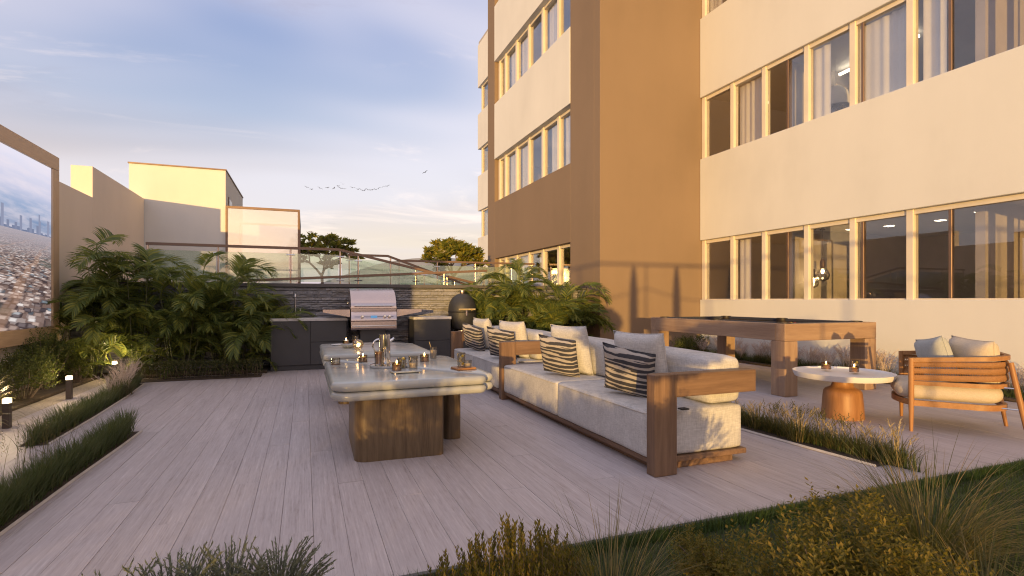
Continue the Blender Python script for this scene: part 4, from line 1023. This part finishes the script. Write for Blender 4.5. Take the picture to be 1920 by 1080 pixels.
# ------------------------------------------------------------------ round side table and armchair
t = thing('side_table', 'round white topped side table on a bottle shaped teak base', 'table', (5.12, 3.86, 0))
obj('top', alathe(bm_new(), [(.40, .405), (.435, .412), (.45, .44), (.455, .467), (.447, .467), (.435, .452), (.40, .449), (.001, .449)], 56, cap=False), 'white_top', t, True)
obj('base', alathe(bm_new(), [(.190, 0), (.194, .01), (.186, .12), (.178, .22), (.172, .268), (.155, .292), (.125, .305), (.105, .318), (.095, .345), (.093, .404)], 44), 'teak_z', t, True)
obj('under_ring', alathe(bm_new(), [(.16, .4045), (.40, .4045), (.40, .406)], 40, cap=False), 'white_top', t, True)
def armchair():
    t = thing('armchair', 'teak lounge armchair with a woven rope back and cream seat', 'chair', (5.66, 3.19, 0), R(38.3))
    def upath(w, d, r, front, n=10):
        """U from front right, round the back, to front left; front is +y"""
        p = [(w, front)]
        for k in range(n + 1): a = -k / n * math.pi / 2; p.append((w - r + r * math.cos(a), -d + r + r * math.sin(a)))
        for k in range(n + 1): a = -math.pi / 2 - k / n * math.pi / 2; p.append((-w + r + r * math.cos(a), -d + r + r * math.sin(a)))
        p.append((-w, front)); out = []
        for a, b in zip(p, p[1:]):
            m = max(1, int(math.dist(a, b) / .06)); out += [(a[0] + (b[0] - a[0]) * i / m, a[1] + (b[1] - a[1]) * i / m) for i in range(m)]
        return out + [p[-1]]
    def ribbon(name, path, z0, z1, th, mat, bulge=0, slope=0):
        b = bm_new(); rings = []
        for i, (x, y) in enumerate(path):
            a = Vector(path[max(0, i - 1)]); c = Vector(path[min(len(path) - 1, i + 1)]); d = (c - a).normalized(); nx, ny = d.y, -d.x
            s = slope * max(0, (.33 - y) / .7); rg = []
            for k in range(5):
                z = z0 + (z1 - z0) * k / 4; q = bulge * math.sin(k / 4 * math.pi); rg.append((x - nx * (q + th / 2), y - ny * (q + th / 2), z + s))
            for k in range(4, -1, -1):
                z = z0 + (z1 - z0) * k / 4; q = bulge * math.sin(k / 4 * math.pi); rg.append((x - nx * (q - th / 2), y - ny * (q - th / 2), z + s))
            rings.append([b.verts.new(v) for v in rg])
        for r0, r1 in zip(rings, rings[1:]):
            for k in range(10): b.faces.new((r0[k], r0[(k + 1) % 10], r1[(k + 1) % 10], r1[k]))
        b.faces.new(rings[0]); b.faces.new(rings[-1][::-1]); bmesh.ops.recalc_face_normals(b, faces=b.faces)
        return obj(name, b, mat, t, True)
    P = upath(.375, .37, .24, .33)
    ribbon('top_rail', P, .635, .672, .042, 'teak_x', 0, .045)
    ribbon('lower_rail', P, .425, .462, .03, 'teak_x', 0, .01)
    ribbon('seat_frame', upath(.36, .36, .24, .33), .235, .285, .03, 'teak_x')
    for a, c in ((.465, .515), (.53, .575), (.59, .634)): ribbon('rope_band', P, a, c, .012, 'rope', .007, .03)
    b = bm_new(); n = 0
    for i, (x, y) in enumerate(upath(.375, .37, .24, .33)[:-1]):
        x2, y2 = upath(.375, .37, .24, .33)[i + 1]; s = .03 * max(0, (.33 - y) / .7)
        for k in range(4):
            f = k / 4; g = (k + .5) / 4
            for z0, z1 in ((.512, .533), (.572, .593)): atube(b, [(x + (x2 - x) * f, y + (y2 - y) * f, z0 + s), (x + (x2 - x) * g, y + (y2 - y) * g, z1 + s)], .0028, 4, False)
    q = obj('rope_lattice', b, 'rope', t)
    for s in (-1, 1):
        obj('leg', atube(bm_new(), [(s * .37, .335, 0), (s * .372, .335, .25), (s * .375, .335, .67)], [.014, .022, .024], 12), 'teak_z', t, True)
        obj('leg', atube(bm_new(), [(s * .33, -.47, 0), (s * .325, -.42, .3), (s * .30, -.36, .66)], [.015, .022, .021], 12), 'teak_z', t, True)
        obj('steel_pin', atube(bm_new(), [(s * .30, -.30, .44), (s * .325, -.405, .44)], .006, 6), 'chrome', t)
        obj('steel_pin', atube(bm_new(), [(s * .29, -.30, .26), (s * .325, -.42, .26)], .006, 6), 'chrome', t)
    fr = [(-.36, .30)] + [(-.36 + .72 * k / 14, .335 + .10 * math.sin(math.pi * k / 14)) for k in range(1, 14)] + [(.36, .30)]
    b = bm_new(); a = []
    for x, y in fr: a.append([b.verts.new(v) for v in ((x, y - .015, .235), (x, y + .015, .235), (x, y + .015, .285), (x, y - .015, .285))])
    for r0, r1 in zip(a, a[1:]):
        for k in range(4): b.faces.new((r0[k], r0[(k + 1) % 4], r1[(k + 1) % 4], r1[k]))
    bmesh.ops.recalc_face_normals(b, faces=b.faces); obj('front_apron', b, 'teak_x', t, True)
    obj('seat_cushion', aslab(bm_new(), [(-.345, -.345), (.345, -.345), (.345, .36), (.24, .45), (-.24, .45), (-.345, .36)], [.2, .2, .12, .2, .2, .12], .286, .435, .07, 10, 10), 'chair_fabric', t, True)
    return t
armchair()
CHG = 'loose pillows on the armchair'
pillow('throw_pillow', 'pointed grey green pillow leaning inside the teak armchair', 5.66, 3.24, .43, .44, .42, .17, 'pillow_grey', R(58), R(-14), 21, CHG, 'pillow', R(9))
pillow('throw_pillow', 'round shouldered cream pillow against the back of the teak armchair', 5.76, 3.03, .43, .48, .42, .22, 'chair_fabric', R(66), R(-8), 22, CHG, 'pillow', R(-3))

# ------------------------------------------------------------------ bollard lights
def bollard(label, x, y):
    t = thing('bollard_light', label, 'light', (x, y, 0), 0, 'bollard lights along the gravel margin')
    obj('post', abox(bm_new(), -.028, .028, -.028, .028, 0, .235, .003), 'bollard_metal', t); obj('lens', abox(bm_new(), -.026, .026, -.026, .026, .236, .275, .003), 'bollard_lens', t)
    obj('cap', abox(bm_new(), -.029, .029, -.029, .029, .276, .282, .002), 'bollard_metal', t)
    l = bpy.data.lights.new('bollard_glow', 'POINT'); l.energy = 5.5; l.color = (1, .72, .38); l.shadow_soft_size = .03
    q = bpy.data.objects.new('bollard_glow', l); C.objects.link(q); q.parent = t; q.location = (.0, 0, .33)
bollard('bollard light nearest the camera beside the arching grass', -2.60, 6.36)
bollard('middle bollard light in front of the lit rounded shrub', -2.66, 7.95)
bollard('farthest bollard light below the palms by the pink grass', -2.66, 9.6)

# ------------------------------------------------------------------ planting
PL = 'feather palms in front of the stone wall'; PR = 'sunlit palms beside the brown bay'
palm('tall palm right beside the screen frame', (-3.08, 9.75, .03), 1.92, .45, 9, 31, 4, PL, 22)
palm('palm with drooping fronds below the cream house', (-2.45, 10.0, .03), 1.7, .45, 9, 32, 4, PL, 22)
palm('dark palm in front of the left end of the glass railing', (-1.85, 9.95, .03), 1.5, .42, 9, 33, 4, PL, 20)
palm('palm reaching above the coping under the glass pavilion', (-1.25, 9.98, .03), 1.58, .4, 9, 34, 4, PL, 20)
palm('low palm next to the faucet cabinet', (-.84, 10.0, .03), 1.0, .28, 7, 35, 3, PL, 12)
palm('palm just behind the kamado', (3.45, 10.05, .05), 1.3, .3, 8, 36, 4, PR, 16)
palm('tallest sunlit palm in front of the bay windows', (4.05, 10.0, .05), 1.65, .35, 9, 37, 4, PR, 18)
palm('low bright palm behind the sofa back', (4.6, 9.75, .05), .95, .38, 8, 38, 4, PR, 16)
palm('sunlit palm against the brown bay corner', (5.2, 9.85, .05), 1.35, .35, 8, 39, 4, PR, 16)

SH = 'leafy shrubs along the left wall'
shrub('shrub', 'dark rounded shrub under the screen left of the lit one', (-3.2, 6.9, .03), .34, .5, .62, 4200, .045, 'shrub_leaf', 41, SH)
shrub('shrub', 'rounded shrub lit yellow by the middle bollard light', (-3.1, 7.95, .03), .36, .5, .62, 4600, .042, 'shrub_leaf', 42, SH)
shrub('shrub', 'tall dark shrub climbing towards the screen corner', (-3.22, 8.75, .03), .32, .5, .85, 4600, .042, 'shrub_leaf', 43, SH)
shrub('shrub', 'low shrub at the foot of the tall palm by the far bollard', (-3.0, 9.3, .03), .28, .3, .42, 2200, .04, 'shrub_leaf', 44, SH)
shrub('shrub', 'shrub in front of the concrete plinth at the left edge', (-3.25, 5.9, .03), .3, .5, .6, 3000, .045, 'shrub_leaf', 45, SH)
g = put('arching_grass', tuft_mesh('arching_grass', 420, .75, .12, .009, .9, 1.5, 'tuft_leaf', 51, 6), (-2.98, 6.35, .03)); tag(g, 'large arching grass behind the nearest bollard light', 'grass')
# clipped flowering hedge row in front of the palms
def hedge_row():
    t = thing('hedge', 'low clipped hedge row in front of the palms', 'hedge', (-1.45, 9.3, 0)); rnd = random.Random(5); V, F = [], []
    for _ in range(5200):
        x = rnd.uniform(-.82, .82); y = rnd.uniform(-.17, .17); z = .03 + .23 * rnd.random() ** .6
        if abs(y) < .11 and z < .2 and rnd.random() < .7: continue
        z *= 1 + .12 * noise.noise(Vector((x * 5, 0, 1)))
        d = Vector((rnd.gauss(0, .6), rnd.gauss(-.2, .6), rnd.uniform(.3, 1))).normalized(); leaf_into(V, F, Vector((x, y, z)), d, Vector((rnd.gauss(0, 1), rnd.gauss(0, 1), .3)).normalized(), rnd.uniform(.025, .045), .012)
    mesh_py('leaves', V, F, 'hedge_leaf', t); b = bm_new()
    for k in range(34): x = -.8 + 1.6 * k / 33; atube(b, [(x, 0, 0), (x + rnd.uniform(-.05, .05), rnd.uniform(-.1, .1), .2)], .004, 4)
    obj('stems', b, 'bark', t)
hedge_row()
struct(box('bed_soil', -2.28, -.64, 9.12, 9.48, .002, .012, 'soil', None, 0))
def grass_strip(name, label, pts, width, n, h, mat, seed, lean=.5, droop=.9, bw=.006):
    """a bed of grass along a line; one mass, nobody could count it"""
    rnd = random.Random(seed); V, F = [], []; L = [0]
    for a, b in zip(pts, pts[1:]): L.append(L[-1] + math.dist(a, b))
    for _ in range(n):
        s = rnd.random() * L[-1]; i = max(k for k in range(len(pts) - 1) if L[k] <= s); f = (s - L[i]) / (L[i + 1] - L[i])
        x = pts[i][0] + (pts[i + 1][0] - pts[i][0]) * f; y = pts[i][1] + (pts[i + 1][1] - pts[i][1]) * f
        e = min(s, L[-1] - s); ww = width * min(1, .35 + e * 2.2); off = rnd.gauss(0, .4) * ww; off = max(-ww, min(ww, off))
        k = .72 + .5 * noise.noise(Vector((s * 2.3, seed, 0))) ; c = rnd.gauss(0, .06)
        # blades fan out from the middle of the bed
        az = (0 if off > 0 else math.pi) + rnd.gauss(0, .9)
        blade_into(V, F, (x + off * .6, y + c, 0), az, h * (k + .45) * rnd.uniform(.6, 1.1), bw * rnd.uniform(.7, 1.2), lean * rnd.uniform(.1, 1) * (.4 + abs(off) / ww), droop * rnd.uniform(.3, 1.2), 4)
    o = mesh_py(name, V, F, mat); tag(o, label, 'grass', None, 'stuff'); return o
S1 = [(-2.08, 5.5), (-2.10, 6.6), (-2.15, 7.8), (-2.24, 9.0)]; S2 = [(-1.60, 2.5), (-1.56, 3.4), (-1.54, 4.4), (-1.51, 5.2), (-1.50, 5.75)]
grass_strip('grass_strip', 'dark green grass strip along the gravel in front of the bollards', S1, .13, 5200, .19, 'grass_dark', 61, .5, .9)
grass_strip('grass_strip', 'dark green grass strip nearest the camera at the left edge', S2, .135, 8000, .20, 'grass_dark', 62, .5, .8)
for nm, pts, w in (('a', S1, .10), ('b', S2, .11)):
    b = bm_new(); prev = None
    for x, y in pts:
        r = [b.verts.new((x - w, y, .004)), b.verts.new((x + w, y, .004))]
        if prev: b.faces.new((prev[0], prev[1], r[1], r[0]))
        prev = r
    struct(obj('bed_soil', b, 'soil'))
    b = bm_new(); atube(b, [(x + w, y, .004) for x, y in pts], .012, 4); struct(obj('bed_edging', b, 'kerb'))
def reeds(name, label, pts, n, h, seed, mat='grass_dark'):
    """thin seed stalks standing over a bed"""
    rnd = random.Random(seed); V, F = [], []
    for _ in range(n):
        i = rnd.randrange(len(pts) - 1); f = rnd.random(); x = pts[i][0] + (pts[i + 1][0] - pts[i][0]) * f + rnd.gauss(0, .08); y = pts[i][1] + (pts[i + 1][1] - pts[i][1]) * f
        H = h * rnd.uniform(.7, 1.1); a = rnd.uniform(0, 6.28); blade_into(V, F, (x, y, .1), a, H, .0035, .15, .5, 4)
        for k in range(9):
            z = .1 + H * (.55 + .45 * k / 9); leaf_into(V, F, Vector((x + .1 * H * (k / 9) * math.cos(a), y + .1 * H * (k / 9) * math.sin(a), z * .97)), Vector((rnd.gauss(0, .6), rnd.gauss(0, .6), 1)).normalized(), Vector((1, .2, 0)), .022, .006)
    tag(mesh_py(name, V, F, mat), label, 'grass', None, 'stuff')
reeds('seed_stalks', 'thin seed stalks standing in the grass strip at the left edge', [(-1.68, 3.3), (-1.66, 4.2), (-1.64, 4.8)], 60, .32, 63, 'tuft_leaf')
# pinkish plumed grass at the end of the far strip
PK = [tuft_mesh('plumed_grass', 130, .24, .09, .006, .5, 1.1, 'pink_grass', 70 + k, 4, 26, .36, 'plume', .14) for k in range(3)]
rnd = random.Random(8)
for k in range(9):
    g = put('plumed_grass', PK[k % 3], (-2.13 - .018 * k + rnd.uniform(-.06, .06), 7.6 + .19 * k, .01), rnd.uniform(0, 6), rnd.uniform(.85, 1.1))
    tag(g, 'pinkish plumed grass tuft at the far end of the grass strip', 'grass tuft', 'pink plumed tufts beside the far bollard')
FT = [tuft_mesh('fluffy_grass', 150, .24, .10, .006, .5, 1.0, 'tuft_leaf', 80 + k, 4, 60, .38, 'plume', .17) for k in range(3)]
for k in range(34):
    y = 9.4 - .2 * k; g = put('fluffy_grass', FT[k % 3], (7.95 + rnd.uniform(-.14, .16), y + rnd.uniform(-.06, .06), .04), rnd.uniform(0, 6), rnd.uniform(.8, 1.15))
    tag(g, 'fluffy pale plumed grass tuft at the foot of the white wall', 'grass tuft', 'fluffy grass tufts along the white wall')
grass_strip('grass_strip', 'dark grass fringe along the foot of the white wall', [(7.85, 2.5), (7.85, 5), (7.85, 9.5)], .13, 7000, .17, 'grass_dark', 64)
for lb, x, y, h in (('dark shrub under the far end of the pool table', 7.3, 9.0, .42), ('dark shrub in the corner between the bay and the white wall', 7.9, 9.35, .5), ('dark shrub behind the far pool table leg', 6.5, 9.2, .4)):
    shrub('shrub', lb, (x, y, .03), .36, .3, h, 2000, .045, 'shrub_leaf', int(x * 10), 'dark shrubs in the corner behind the pool table')
# golden tuft row beside the nearer sofa
GT = [tuft_mesh('golden_grass', 170, .22, .10, .0055, .55, 1.1, 'tuft_leaf', 90 + k, 4, 14, .26, 'straw', .1) for k in range(3)]
ROW = [(3.86, 2.62), (3.84, 2.95), (3.82, 3.3), (3.80, 3.65), (3.80, 4.0), (3.80, 4.4), (3.80, 4.8)]
for k in range(15):
    s = k / 14 * 5.99; i = int(s); f = s - i; x = ROW[i][0] + (ROW[i + 1][0] - ROW[i][0]) * f; y = ROW[i][1] + (ROW[i + 1][1] - ROW[i][1]) * f
    g = put('golden_grass', GT[k % 3], (x + .12 + rnd.uniform(-.05, .05), y, .01), rnd.uniform(0, 6), rnd.uniform(.8, 1.15)); tag(g, 'golden lit grass tuft in the row between sofa and armchair', 'grass tuft', 'golden grass row beside the sofa')
b = bm_new()
for (xa, ya), (xb, yb) in zip(ROW, ROW[1:]): b.faces.new([b.verts.new(v) for v in ((xa - .04, ya, .004), (xa + .3, ya, .004), (xb + .3, yb, .004), (xb - .04, yb, .004))])
struct(obj('bed_soil', b, 'soil')); b = bm_new(); atube(b, [(x - .05, y, .005) for x, y in ROW], .014, 4); struct(obj('bed_edging', b, 'kerb'))
reeds('seed_stalks', 'upright leafy stalks in the golden grass row by the sofa', [(3.98, 2.9), (3.95, 3.4), (3.93, 3.7)], 70, .2, 65, 'tuft_leaf')
grass_strip('grass_strip', 'thin green grass along the golden row beside the sofa', [(3.98, 2.5), (3.95, 3.3), (3.93, 4.8)], .10, 2600, .15, 'grass_dark', 66)

# lawn
def lawn_blades():
    rnd = random.Random(12); V, F = [], []
    for _ in range(52000):
        x = rnd.uniform(-.6, 5.4); y = 2.31 - 1.75 * rnd.random() ** 1.1
        if x > 1 and rnd.random() < .25: y = 2.31 - rnd.random() * .08
        blade_into(V, F, (x, y, -.02), rnd.uniform(0, 6.28), rnd.uniform(.03, .075), .0035, rnd.uniform(0, .6), rnd.uniform(.2, .9), 2)
    tag(mesh_py('lawn_grass', V, F, 'lawn_leaf'), 'short green lawn grass in front of the deck edge', 'grass', None, 'stuff')
lawn_blades()
# foreground plants
def willow_shrub(label, loc, rx, ry, h, n, seed):
    rnd = random.Random(seed); t = thing('shrub', label, 'shrub', loc, 0, 'foreground shrubs'); V, F = [], []; b = bm_new()
    for _ in range(n):
        a = rnd.uniform(0, 6.28); r = math.sqrt(rnd.random()); p = Vector((r * rx * math.cos(a), r * ry * math.sin(a), 0)); H = h * (1 - .45 * r ** 2) * rnd.uniform(.75, 1.08)
        q = p * 1.15 + Vector((rnd.gauss(0, .02), rnd.gauss(0, .02), H)); atube(b, [p, p.lerp(q, .5), q], [.0022, .0018, .001], 4, False)
        m = int(H / .0075)
        for k in range(m):
            f = .2 + .8 * k / m; s = p.lerp(q, f); az = k * 2.4 + rnd.random(); d = Vector((math.cos(az), math.sin(az), rnd.uniform(.5, 1.5) + f)).normalized()
            leaf_into(V, F, s, d, Vector((0, 0, 1)), rnd.uniform(.024, .042) * (1.1 - .4 * f), .0095, .2)
    obj('stems', b, 'bark', t); mesh_py('leaves', V, F, 'golden_leaf', t)
willow_shrub('upright narrow leaved shrub at the bottom middle of the deck edge', (.74, 1.92, -.02), .28, .2, .35, 170, 101)
shrub('shrub', 'large dense golden leaved shrub in the lawn at the bottom right', (1.37, .92, -.02), .40, .33, .70, 27000, .024, 'golden_leaf', 102, 'foreground shrubs', .35, 40, 12)
shrub('shrub', 'smaller golden leaved shrub between the deck edge and the big shrub', (1.62, 1.80, -.02), .24, .2, .22, 4000, .022, 'golden_leaf', 103, 'foreground shrubs', .4, 20, 6)
FG = 'arching grasses in the foreground lawn'
g = put('arching_grass', tuft_mesh('arching_grass', 680, .66, .15, .0056, .75, 1.7, 'straw_leaf', 111, 7), (2.72, 1.62, -.02)); tag(g, 'big arching golden grass at the right bottom corner', 'grass tuft', FG)
g = put('arching_grass', tuft_mesh('arching_grass', 380, .5, .10, .0040, .5, 1.4, 'straw_leaf', 112, 7), (1.06, 1.72, -.02)); tag(g, 'thin arching grass between the two foreground shrubs', 'grass tuft', FG)
g = put('arching_grass', tuft_mesh('arching_grass', 300, .44, .09, .0045, .6, 1.6, 'straw_leaf', 113, 7), (2.35, 1.2, -.02)); tag(g, 'lower arching grass right of the big golden shrub', 'grass tuft', FG)
FP = [tuft_mesh('plumed_grass', 300, .25, .10, .005, .6, 1.3, 'grass_dark', 120 + k, 5, 120, .34, 'plume_green', .2, 70) for k in range(3)]
for k, (x, y, s, lb) in enumerate(((-.76, 2.02, 0.90, 'leftmost'), (-.58, 2.04, 0.97, 'second from left'), (-.40, 2.05, 1.03, 'middle'), (-.24, 2.06, 1.01, 'second from right'), (-.09, 2.07, 0.97, 'rightmost'))):
    g = put('plumed_grass', FP[k % 3], (x, y, -.02), k * 1.3, s); tag(g, lb + ' of the plumed grass tufts along the bottom edge', 'grass tuft', 'plumed grass tufts at the bottom')

# trees behind the balustrades
def frangipani(label, loc, h, spread, seed):
    rnd = random.Random(seed); t = thing('frangipani_tree', label, 'tree', loc, 0, 'frangipani trees behind the balustrades'); b = bm_new(); tips = []
    def grow(p, d, L, r, lv):
        q = p + d * L; m = p.lerp(q, .5) + Vector((rnd.gauss(0, .02), rnd.gauss(0, .02), 0)); atube(b, [p, m, q], [r, r * .85, r * .7], 7, lv == 0)
        if lv == 4: tips.append((q, d)); return
        if lv >= 3: tips.append((q, d))
        a0 = rnd.uniform(0, 6.28)
        for k in range(3 if lv < 3 else 2):
            a = a0 + k * (2.09 if lv < 3 else 3.14) + rnd.uniform(-.4, .4); s = d.orthogonal().normalized(); s2 = d.cross(s); o = s * math.cos(a) + s2 * math.sin(a)
            nd = (d * .75 + o * spread + Vector((0, 0, .12))).normalized(); grow(q, nd, L * rnd.uniform(.62, .85), r * .68, lv + 1)
    grow(Vector((0, 0, 0)), Vector((rnd.uniform(-.1, .1), 0, 1)).normalized(), h * .28, .06, 0); obj('trunk', b, 'bark', t, True)
    V, F = [], []; fb = bm_new()
    for p, d in tips:
        for k in range(30):
            a = k * 2.4; el = rnd.uniform(-.25, .9); o = Vector((math.cos(a) * math.cos(el), math.sin(a) * math.cos(el), math.sin(el))); leaf_into(V, F, p + o * .01, o, Vector((rnd.gauss(0, .6), rnd.gauss(-.5, .6), rnd.gauss(.4, .5))).normalized(), rnd.uniform(.15, .25), .075, .12)
        if rnd.random() < .2:
            for k in range(5):
                c = p + d * .1 + Vector((rnd.gauss(0, .04), rnd.gauss(0, .04), .05 + rnd.gauss(0, .02)))
                for j in range(5): a = j * 1.2566; e = Vector((math.cos(a), math.sin(a), .35)); s = Vector((-math.sin(a), math.cos(a), 0)) * .016; fb.faces.new([fb.verts.new(v) for v in (c, c + e * .03 - s, c + e * .055, c + e * .03 + s)])
    mesh_py('crown', V, F, 'tree_leaf', t); obj('flowers', fb, 'flower', t)
frangipani('frangipani tree with cream flowers beside the glass pavilion', (.55, 19.2, 1.30), 2.55, .72, 7)
frangipani('frangipani tree with cream flowers in front of the far wing', (4.15, 15.6, 1.30), 2.1, .72, 9)

# birds
def birds():
    b = bm_new(); ws = ((0, .09, 0), (0, -.10, 0), (.22, .02, .09), (.5, -.06, .03), (-.22, .02, .09), (-.5, -.06, .03))
    alathe(b, [(.001, -.16), (.03, -.08), (.045, 0), (.03, .1), (.012, .16), (.02, .2), (.001, .24)], 8); bmesh.ops.rotate(b, verts=b.verts, cent=(0, 0, 0), matrix=Matrix.Rotation(R(-90), 3, 'X'))
    for s in (1, -1):
        p = [(s * .03, .07, .02), (s * .03, -.07, .02), (s * .24, -.05, .10), (s * .24, .09, .10), (s * .52, -.06, .04)]
        up = [b.verts.new(v) for v in p]; dn = [b.verts.new((v[0], v[1], v[2] - .012)) for v in p]
        for q in ((0, 1, 2, 3), (3, 2, 4)): b.faces.new([up[i] for i in q]); b.faces.new([dn[i] for i in q[::-1]])
    me = bpy.data.meshes.new('bird'); b.to_mesh(me); b.free(); me.materials.append(M['bird_feather'])
    F_ = Vector((math.sin(R(HEAD)), math.cos(R(HEAD)), 0)); Rt = Vector((math.cos(R(HEAD)), -math.sin(R(HEAD)), 0)); rnd = random.Random(2)
    spots = [(-385, 211), (-376, 207), (-360, 209), (-346, 210), (-334, 209), (-326, 213), (-317, 217), (-321, 209), (-314, 208), (-299, 210), (-289, 207), (-283, 206), (-277, 205), (-270, 206), (-263, 206), (-257, 207), (-251, 208), (-243, 211), (-234, 213), (-163, 239)]
    for i, (u, v) in enumerate(spots):
        d = 92 + rnd.uniform(-2, 2); o = put('bird', me, F_ * d + Rt * (u * d / 1000) + Vector((0, 0, EYE + v * d / 1000)), rnd.uniform(-1.2, .4), rnd.uniform(.9, 1.15)); o.rotation_euler = (rnd.uniform(-.2, .3), rnd.uniform(-.5, .5), rnd.uniform(-1.2, .4))
        tag(o, 'lone dark bird right of the flock under the pink cloud' if i == 19 else 'tiny dark bird in the flock strung across the sky', 'bird', None if i == 19 else 'flock of birds in a line')
birds()

# ------------------------------------------------------------------ unseen planting behind the camera, partly added for the shade it casts
def cypress(label, x, y, h, r, seed):
    rnd = random.Random(seed); t = thing('cypress', label, 'tree', (x, y, -.02), 0, 'cypresses behind the viewpoint'); V, F = [], []
    for _ in range(2600):
        z = h * (.06 + .94 * rnd.random()); k = r * min(1, (1 - z / h) * 4 + .05) ** .6 * rnd.uniform(.5, 1); a = rnd.uniform(0, 6.28)
        leaf_into(V, F, Vector((k * math.cos(a), k * math.sin(a), z)), Vector((.3 * math.cos(a), .3 * math.sin(a), 1)).normalized(), Vector((math.cos(a), math.sin(a), 0)), .09, .05)
    mesh_py('crown', V, F, 'shrub_leaf', t); obj('trunk', atube(bm_new(), [(0, 0, 0), (0, 0, h * .9)], [.03, .01], 6), 'bark', t)
cypress('slim cypress behind the viewpoint on its left', -.14, -4.0, 2.5, .085, 1); cypress('slim cypress behind the viewpoint on its right', .99, -4.0, 2.5, .085, 2)
shrub('shrub', 'clipped ball shrub behind the viewpoint', (3.4, -3.0, -.02), .2, .2, 1.5, 3000, .045, 'shrub_leaf', 131)
def back_rail():
    t = thing('garden_railing', 'tall bronze garden railing behind the viewpoint', 'railing', (1, -6, -.02))
    for k in range(8): x = -5 + k * 1.6; obj('post', atube(bm_new(), [(x, 0, 0), (x, 0, 2.70)], .016, 6), 'bronze', t)
    obj('top_rail', atube(bm_new(), [(-5.2, 0, 2.71), (6.4, 0, 2.71)], .03, 6), 'bronze', t)
    obj('rope', atube(bm_new(), [(-5 + .4 * k, 0, 2.2 - .28 * abs(math.sin(k * math.pi / 8))) for k in range(29)], .012, 5), 'bronze', t)
back_rail()
def standard(label, x, y, zc, rx, rz, n, seed):
    """an added tree that only casts shade: bare stem and a rounded leafy head"""
    rnd = random.Random(seed); t = thing('added_shade_tree', label, 'tree', (x, y, -.02), 0, 'added shade trees behind the viewpoint'); V, F = [], []
    for _ in range(n):
        d = Vector((rnd.gauss(0, 1), rnd.gauss(0, 1), rnd.gauss(0, 1))).normalized() * rnd.uniform(.45, 1.0) ** .5 * (1 + .14 * noise.noise(Vector((rnd.random() * 3, seed, 0))))
        leaf_into(V, F, Vector((d.x * rx, d.y * rx * .6, zc + d.z * rz)), Vector((rnd.gauss(0, 1), rnd.gauss(0, 1), rnd.gauss(0, 1))).normalized(), Vector((rnd.gauss(0, 1), rnd.gauss(0, 1), .2)).normalized(), .075, .045)
    mesh_py('crown', V, F, 'shrub_leaf', t); obj('trunk', atube(bm_new(), [(0, 0, 0), (.02, 0, zc * .6), (0, 0, zc)], [.025, .02, .012], 6), 'bark', t)
standard('small round headed tree added behind the viewpoint to shade the sofa', -.12, -2.0, 1.27, .62, .34, 4600, 1)  # unseen crown, added and shaped to shade the sofa cushions
standard('smaller round headed tree added behind the viewpoint to shade the pool table', 1.62, -2.0, 1.10, .40, .16, 1100, 2)  # unseen crown, added to shade the pool table side
HG = 'added shade shrubs behind the viewpoint'  # added out of view to shade and dapple sofas, table and cabinet
for lb, x, h, rx, n in (('dense shrub added unseen past the wall end to shade the narrow cabinet', -3.75, 1.62, .72, 10000), ('tall loose shrub added unseen by the wall end for its shade', -2.95, 1.5, .62, 4200), ('loose shrub added unseen second from the wall end for its shade', -2.25, 1.25, .36, 2600), ('low loose shrub added unseen beside the tree for its dapples', -1.6, .70, .45, 2600), ('dense low shrub added unseen under the tree to shade the sofa', -.66, .74, .42, 6500)):
    shrub('shrub', lb, (x, -2.1, -.02), rx, .3, h, n, .06, 'shrub_leaf', int(140 - x * 10), HG)
